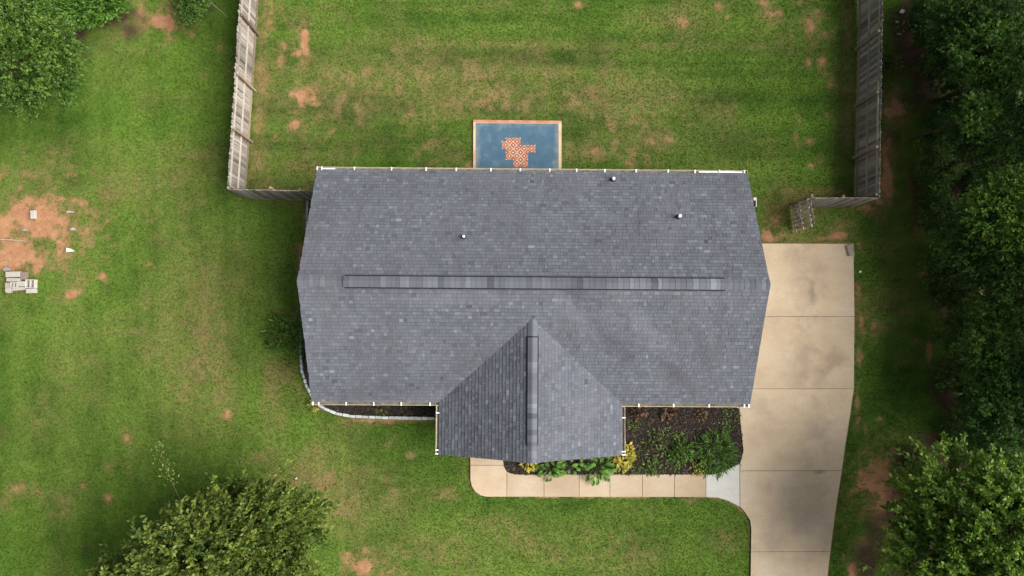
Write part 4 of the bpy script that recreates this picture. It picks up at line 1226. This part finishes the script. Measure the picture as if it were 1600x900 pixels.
under = [
 (1462, 15, .9, .9, 'leaf_dark', 'dark shrub beyond the top of the right fence'),
 (1478, 110, .9, .8, 'leaf_dark', 'dark shrub above the bare clay patch beside the right fence'),
 (1470, 205, .9, .85, 'leaf_dark', 'dark shrub right of the bare clay patch by the fence'),
 (1468, 270, .8, .8, 'leaf_mid', 'mid green shrub right of the fence corner'),
 (1474, 330, .9, .85, 'leaf_dark', 'dark shrub at wood edge just below the fence corner level'),
 (1478, 395, .9, .8, 'leaf_mid', 'mid green shrub at wood edge level with the grey splash block'),
 (1488, 455, .9, .9, 'leaf_dark', 'dark shrub at wood edge level with the roof ridge'),
 (1500, 520, .9, .8, 'leaf_mid', 'mid green shrub at wood edge below the first driveway joint'),
 (1512, 585, .9, .9, 'leaf_dark', 'dark shrub at wood edge above the second driveway joint'),
 (1525, 640, .8, .8, 'leaf_dark', 'dark shrub at wood edge below the second driveway joint'),
 (1535, 690, .8, .75, 'leaf_dark', 'dark shrub beside the top of the fresh green tree'),
 (1520, 160, 1.0, .9, 'leaf_dark', 'dark shrub under the bright sapling in the wood'),
 (1530, 300, 1.0, .9, 'leaf_dark', 'dark inner shrub level with the fence corner'),
 (1545, 420, 1.0, .9, 'leaf_dark', 'dark inner shrub level with the driveway top'),
 (1470, 760, .7, .7, 'leaf_mid', 'mid green shrub between brown litter and the fresh green tree'),
 (1440, 720, .5, .45, 'leaf_weed', 'small weedy shrub at the top of the brown litter patch'),
 (1575, 190, 1.0, 1.0, 'leaf_dark', 'dark inner shrub right of the bright sapling'),
 (1585, 255, 1.0, 1.0, 'leaf_mid', 'mid green inner shrub at the right edge below the sapling'),
 (1590, 380, 1.0, 1.0, 'leaf_dark', 'dark inner shrub at the right edge level with the gate'),
 (1595, 520, 1.0, 1.0, 'leaf_dark', 'dark inner shrub at the right edge level with the wing ridge'),
 (1550, 590, 1.0, .9, 'leaf_mid', 'mid green inner shrub right of the second driveway joint'),
 (1585, 720, 1.0, 1.0, 'leaf_dark', 'dark shrub at the right edge behind the fresh green tree'),
 (1580, 40, 1.0, 1.0, 'leaf_dark', 'dark inner shrub in the top right corner'),
 (1530, 85, 1.0, .95, 'leaf_mid', 'mid green inner shrub above the bright sapling'),
]
for k, (px, py, z, sc_, mt, lab) in enumerate(under):
    plant_tree('shrub', 'undergrowth_shrub', px, py, z, (sc_, sc_, sc_ * .95), k * 1.9, lab, 'shrub', UNDER, mt)
plant_tree('sapling', 'sapling', 1526, 174, 4.4, 1.0, .5, 'bright green sapling standing out in the dark wood', 'sapling')
plant_tree('sapling', 'sapling', 1390, 98, .5, (.45, .75, .6), 1.5, 'small light green weed beside the right fence', 'weed', mat='leaf_weed')
plant_tree('sapling', 'sapling', 1437, 62, 1.0, (.5, .5, .6), 2.5, 'small green seedling in leaf litter near the fence top', 'sapling', mat='leaf_mid')
for k, (x, y, z, s_2, lab) in enumerate(((22.8, 13.5, 6.6, .95, 'tall dark tree at the top right corner of the wood'), (22.6, 8.0, 6.8, .95, 'tall dark tree at the right edge level with the patio'),
        (23.2, 3.0, 6.6, .95, 'tall dark tree at the right edge level with the gate'), (22.9, -2.2, 6.8, .95, 'tall dark tree at the right edge level with the front wing'))):
    plant_tree('tall', 'woodland_tree', 0, 0, z, s_2, k * 1.7, lab, 'tree', WOODS, world=(x, y))

# ------------------------------------------------------------------ garden plants
def bush(name, px, py, r, hgt, n, leaf, mat, label, cat='plant', seed=1, upb=.6, wr=.5, group=None, stems=10):
    r_ = np.random.default_rng(seed)
    p0 = P(px, py, hgt * .6)
    t = tag(empty(name, (p0.x, p0.y, .035)), label, cat, group)
    a = r_.uniform(0, 2 * np.pi, n); q = np.sqrt(r_.random(n)) * r * (0.30 + 1.35 * fbm(np.cos(a) * 2 + 5, np.sin(a) * 2 + 5, .6, 3, seed))
    x, y = q * np.cos(a), q * np.sin(a)
    zt = hgt * np.clip(1 - (q / r) ** 2 * .7, .08, 1)
    z = zt * r_.uniform(.35, 1.05, n)
    d = np.stack([np.cos(a) * (q / r) * 1.2, np.sin(a) * (q / r) * 1.2, np.full(n, .45)], -1)
    v = leaves_from(np.stack([x, y, z], -1), d, leaf, r_, .6, upb, wr)
    link('foliage', np_mesh('foliage', v, 4, M[mat], {'tone': np.clip(r_.normal(.5, .22, n), 0, 1)}), t)
    m = MB()
    for k in range(stems):
        b = r_.uniform(0, 2 * np.pi); qq = r_.uniform(.3, .85) * r
        e = Vector((qq * math.cos(b), qq * math.sin(b), hgt * r_.uniform(.5, .9)))
        m.tube([(0, 0, -.02), (e.x * .35, e.y * .35, e.z * .6), e], [.012, .008, .004], 5)
    m.build('stems', M['bark'], t)
    return t

# broad leaf mesh for plants whose leaves can be told apart
def broad_leaf(l, wd, tone, mat):
    m = MB()
    st = [(0, .02, 0), (.18, .55, .05), (.45, 1.0, .09), (.75, .7, .06), (1.0, .03, -.06)]
    vs_ = []
    for (u, k, z) in st:
        vs_ += [(u * l, -k * wd / 2, (z + .10 * k) * l), (u * l, 0, z * l), (u * l, k * wd / 2, (z + .10 * k) * l)]
    fc = []
    for i in range(4):
        for j in range(2): fc.append((i * 3 + j, i * 3 + 3 + j, i * 3 + 4 + j, i * 3 + 1 + j))
    m.add(vs_, fc, tone)
    return m.mesh('leaf', M[mat])
BL = [broad_leaf(.28, .17, .25 + .17 * k, 'leaf_bright') for k in range(4)]
def leafy(px, py, r, hgt, n, label, seed, stretch=(1, 1)):
    rr = random.Random(seed)
    p0 = P(px, py, hgt * .5)
    t = tag(empty('leafy_plant', (p0.x, p0.y, .035)), label, 'plant', 'broad leaved plants in the front bed')
    m = MB()
    for k in range(n):
        a = k * 2.4 + rr.uniform(-.3, .3); q = r * math.sqrt((k + .5) / n)
        e = Vector((q * math.cos(a) * stretch[0], q * math.sin(a) * stretch[1], hgt * (1.05 - .6 * q / r) * rr.uniform(.8, 1.1)))
        m.tube([(0, 0, -.02), (e.x * .4, e.y * .4, e.z * .75), e], [.008, .007, .005], 5)
        o = link('leaf', BL[rr.randrange(4)], t, e)
        sc = rr.uniform(.75, 1.25)
        o.scale = (sc, sc, sc)
        o.rotation_euler = (rr.gauss(0, .25), rr.uniform(-.25, .45), a + rr.gauss(0, .5))
    m.build('stems', M['leaf_weed'], t)
leafy(860, 730, .52, .45, 30, 'green broad leaved plant spilling over the walkway near the wing ridge', 5, (1.1, .9))
leafy(889, 727, .38, .4, 12, 'small broad leaved plant between the two larger ones at the gable', 6, (1.2, .8))
leafy(934, 728, .62, .5, 44, 'largest green broad leaved plant beside the yellow shrub', 7, (1.1, .95))
bush('yellow_shrub', 974, 713, .50, .55, 420, .15, 'leaf_yellow', 'yellow leaved shrub at the right corner of the front wing', 'shrub', 21, .8, .5)
bush('yellow_shrub', 828, 722, .34, .5, 150, .15, 'leaf_yellow', 'small yellow leaved shrub peeping out under the wing ridge', 'shrub', 22, .8, .5)
bush('yellow_plant', 490, 634, .20, .3, 60, .14, 'leaf_yellow', 'small yellow plant under the left front gutter corner', 'plant', 23, .8, .4)
bush('bronze_plant', 998, 645, .30, .3, 71, .13, 'leaf_brown', 'bronze leaved plant nearest the wing under the right gutter', 'plant', 31, .7, .7, 'bronze plants under the right front gutter')
bush('bronze_plant', 1043, 646, .36, .3, 93, .13, 'leaf_brown', 'largest bronze leaved plant, middle of three under the right gutter', 'plant', 32, .7, .7, 'bronze plants under the right front gutter')
bush('bronze_plant', 1095, 648, .24, .3, 49, .13, 'leaf_brown', 'bronze leaved plant nearest the driveway under the right gutter', 'plant', 33, .7, .7, 'bronze plants under the right front gutter')
bush('feathery_shrub', 1119, 707, .85, .55, 800, .27, 'leaf_bright', 'dense feathery green shrub at the bed corner by the driveway', 'shrub', 41, .5, .13, None, 30)
bush('sprawling_plant', 1038, 700, .95, .4, 420, .12, 'leaf_weed', 'loose sprawling weed in the middle of the right bed', 'plant', 42, .8, .45, None, 34)
bush('sprawling_plant', 1066, 706, .55, .45, 380, .14, 'leaf_lit', 'leafy green plant left of the feathery shrub', 'plant', 43, .8, .4, None, 16)
bush('sprawling_plant', 1018, 730, .35, .25, 120, .11, 'leaf_lit', 'small green weed near the walkway in the right bed', 'plant', 44, .8, .5, None, 10)
bush('sprawling_plant', 1093, 731, .34, .3, 130, .10, 'leaf_yellow', 'yellowish weed below the feathery shrub by the walkway', 'plant', 45, .8, .5, None, 10)
bush('sprawling_plant', 1143, 655, .45, .12, 170, .09, 'leaf_weed', 'low weeds in the top right bed corner by the driveway', 'weed', 46, .8, .4, None, 4)
bush('sprawling_plant', 990, 665, .3, .10, 110, .09, 'leaf_weed', 'low weeds beside the right wall of the front wing', 'weed', 47, .8, .4, None, 4)
bush('sprawling_plant', 995, 730, .32, .14, 110, .10, 'leaf_weed', 'low green weeds right below the yellow shrub', 'weed', 48, .8, .4, None, 4)
bush('sprawling_plant', 598, 638, .26, .16, 70, .12, 'leaf_weed', 'small weed in the middle of the narrow left bed', 'weed', 49, .8, .4, None, 6)
bush('sprawling_plant', 631, 636, .15, .12, 36, .10, 'leaf_weed', 'tiny weed in the left bed nearer the wing', 'weed', 50, .8, .4, None, 4)
bush('leafy_shrub', 451, 524, .95, 1.1, 800, .24, 'leaf_bright', 'green leafy shrub beside the left house wall', 'shrub', 51, .6, .25, None, 26)
bush('sprawling_plant', 452, 568, .22, .2, 36, .2, 'leaf_weed', 'thin grassy sprig below the left wall shrub', 'plant', 52, .6, .15, None, 5)

# ------------------------------------------------------------------ loose things on the lawn
def cinder(px, py, l, wd, h, rz, tone, label, hollow=True, z0=0.0, group='concrete blocks piled on the left lawn'):
    p = P(px, py, h)
    m = MB()
    t = .032
    if hollow:
        for sg in (-1, 1): m.box((0, sg * (wd / 2 - t / 2), h / 2), (l, t, h), tone=tone)
        for x in (-l / 2 + t / 2, 0, l / 2 - t / 2): m.box((x, 0, h / 2), (t, wd - 2 * t, h - .004), tone=tone)
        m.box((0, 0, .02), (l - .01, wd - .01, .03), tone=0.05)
    else:
        b = .012
        m.add([(x * l / 2, y * wd / 2, z) for z in (0, h - b) for y in (-1, 1) for x in (-1, 1)] + [(x * (l / 2 - b), y * (wd / 2 - b), h) for y in (-1, 1) for x in (-1, 1)],
              [(0, 2, 3, 1), (0, 1, 5, 4), (2, 6, 7, 3), (0, 4, 6, 2), (1, 3, 7, 5), (4, 5, 9, 8), (7, 6, 10, 11), (6, 4, 8, 10), (5, 7, 11, 9), (8, 9, 11, 10)], tone)
    o = m.build('concrete_block', M['cmu'])
    o.location = (p.x, p.y, z0); o.rotation_euler = (0, 0, rz)
    return tag(o, label, 'block', group)
cinder(19.5, 428.5, .62, .24, .20, .02, .62, 'longest solid block at the top of the block pile', False)
cinder(20, 437, .58, .16, .18, .0, .5, 'narrow block below the top row of the pile', False)
cinder(35.5, 431, .25, .33, .19, .0, .08, 'brownish block at the top right of the pile', False)
cinder(11, 445.5, .20, .22, .19, .0, .4, 'small dull block at the left end of the pile', False)
cinder(21, 445, .30, .24, .21, .0, .75, 'pale hollow block in the middle of the pile')
cinder(33, 443.3, .36, .22, .20, .02, .6, 'solid block between the two hollow blocks of the pile', False)
cinder(29, 451, .60, .15, .14, .08, .55, 'long low block along the bottom of the pile', False)
cinder(46.5, 443.5, .40, .38, .20, .0, .85, 'big hollow block at the right end of the pile')
cinder(47, 454.5, .38, .19, .19, .03, .7, 'solid block at the bottom right of the pile', False)
cinder(50.5, 335, .20, .37, .15, .06, .7, 'single pale block lying alone on the red clay', False, group=None)
m = MB(); m.tube([(0, 0, 0), (0, 0, .12), (0, 0, .135)], [.14, .14, .12], 18)
o = m.build('round_paver', M['cmu']); o.location = P(13.5, 453.2, .1); o.location.z = .02; tag(o, 'round pale paver at the bottom left of the block pile', 'paver')
def shard(name, px, py, pts, h, mat, label, cat):
    m = MB(); m.prism(pts, 0, h); o = m.build(name, M[mat]); p = P(px, py); o.location = (p.x, p.y, .015); return tag(o, label, cat)
shard('broken_slab', 111.5, 390.5, [(-.2, .09), (-.18, -.09), (.05, -.085), (.2, -.06), (-.02, .06)], .05, 'paper', 'white triangular fragment beside the red clay patch', 'fragment')
shard('broken_slab', 110.5, 331, [(-.18, .0), (-.14, -.05), (.16, -.04), (.18, .0), (-.06, .05)], .05, 'cmu', 'thin pale sliver of concrete above the white fragment', 'fragment')
shard('stone', 115, 358, [(-.11, 0), (-.05, -.07), (.08, -.06), (.11, .03), (0, .08)], .07, 'cmu', 'small pale stone between the two concrete fragments', 'stone')
shard('stone', 13, 420.5, [(-.14, 0), (-.08, -.1), (.1, -.08), (.13, .05), (0, .11)], .12, 'stone', 'dark grey stone just above the block pile', 'stone')
shard('stone', 40, 359, [(-.1, 0), (-.05, -.07), (.08, -.06), (.1, .03), (0, .07)], .06, 'stone', 'grey stone in the middle of the red clay patch', 'stone')
m = MB(); a, b = P(-6, 374), P(46, 377.3)
m.tube([a + Vector((0, 0, .03)), a.lerp(b, .4) + Vector((0, .02, .04)), b + Vector((0, 0, .02))], [.035, .03, .018], 7)
tag(m.build('fallen_stick', M['twig']), 'long pale stick lying across the red clay patch', 'stick')
m = MB(); q = [P(322, 4), P(334, 10), P(346, 20), P(361, 32)]
m.tube([p + Vector((0, 0, .9 - .2 * k)) for k, p in enumerate(q)], [.022, .018, .012, .006], 6)
m.tube([q[1] + Vector((0, 0, .7)), P(322, 18) + Vector((0, 0, .6))], [.012, .005], 5)
tag(m.build('bare_branch', M['twig']), 'bare pale branch sticking out near the left fence top', 'branch')
cinder(1328.5, 391, .26, .48, .12, math.radians(12), .3, 'grey splash block on the top right driveway corner', False, ZS + .004, None).name = 'splash_block'
# its sloping trough
shard('litter_scrap', 1343.5, 424.5, [(-.05, -.04), (.05, -.04), (.05, .04), (-.05, .04)], .04, 'paper', 'tiny white scrap on grass beside the driveway', 'litter')
shard('litter_scrap', 1408.5, 18.5, [(-.13, -.07), (.05, -.1), (.13, .04), (-.03, .1)], .06, 'paper', 'white scrap in the leaf litter behind the right fence', 'litter')
shard('litter_scrap', 1400.5, 35, [(-.07, -.05), (.07, -.04), (.05, .05), (-.05, .05)], .05, 'cmu', 'small beige scrap just below the white scrap behind the fence', 'litter')
shard('litter_scrap', 462.5, 747, [(-.05, -.03), (.05, -.04), (.03, .04)], .03, 'paper', 'tiny white scrap beside the bottom left tree', 'litter')
shard('litter_scrap', 1448, 772, [(-.05, -.04), (.05, -.03), (.03, .05), (-.04, .04)], .04, 'paper', 'tiny white scrap on the brown litter at the bottom right', 'litter')
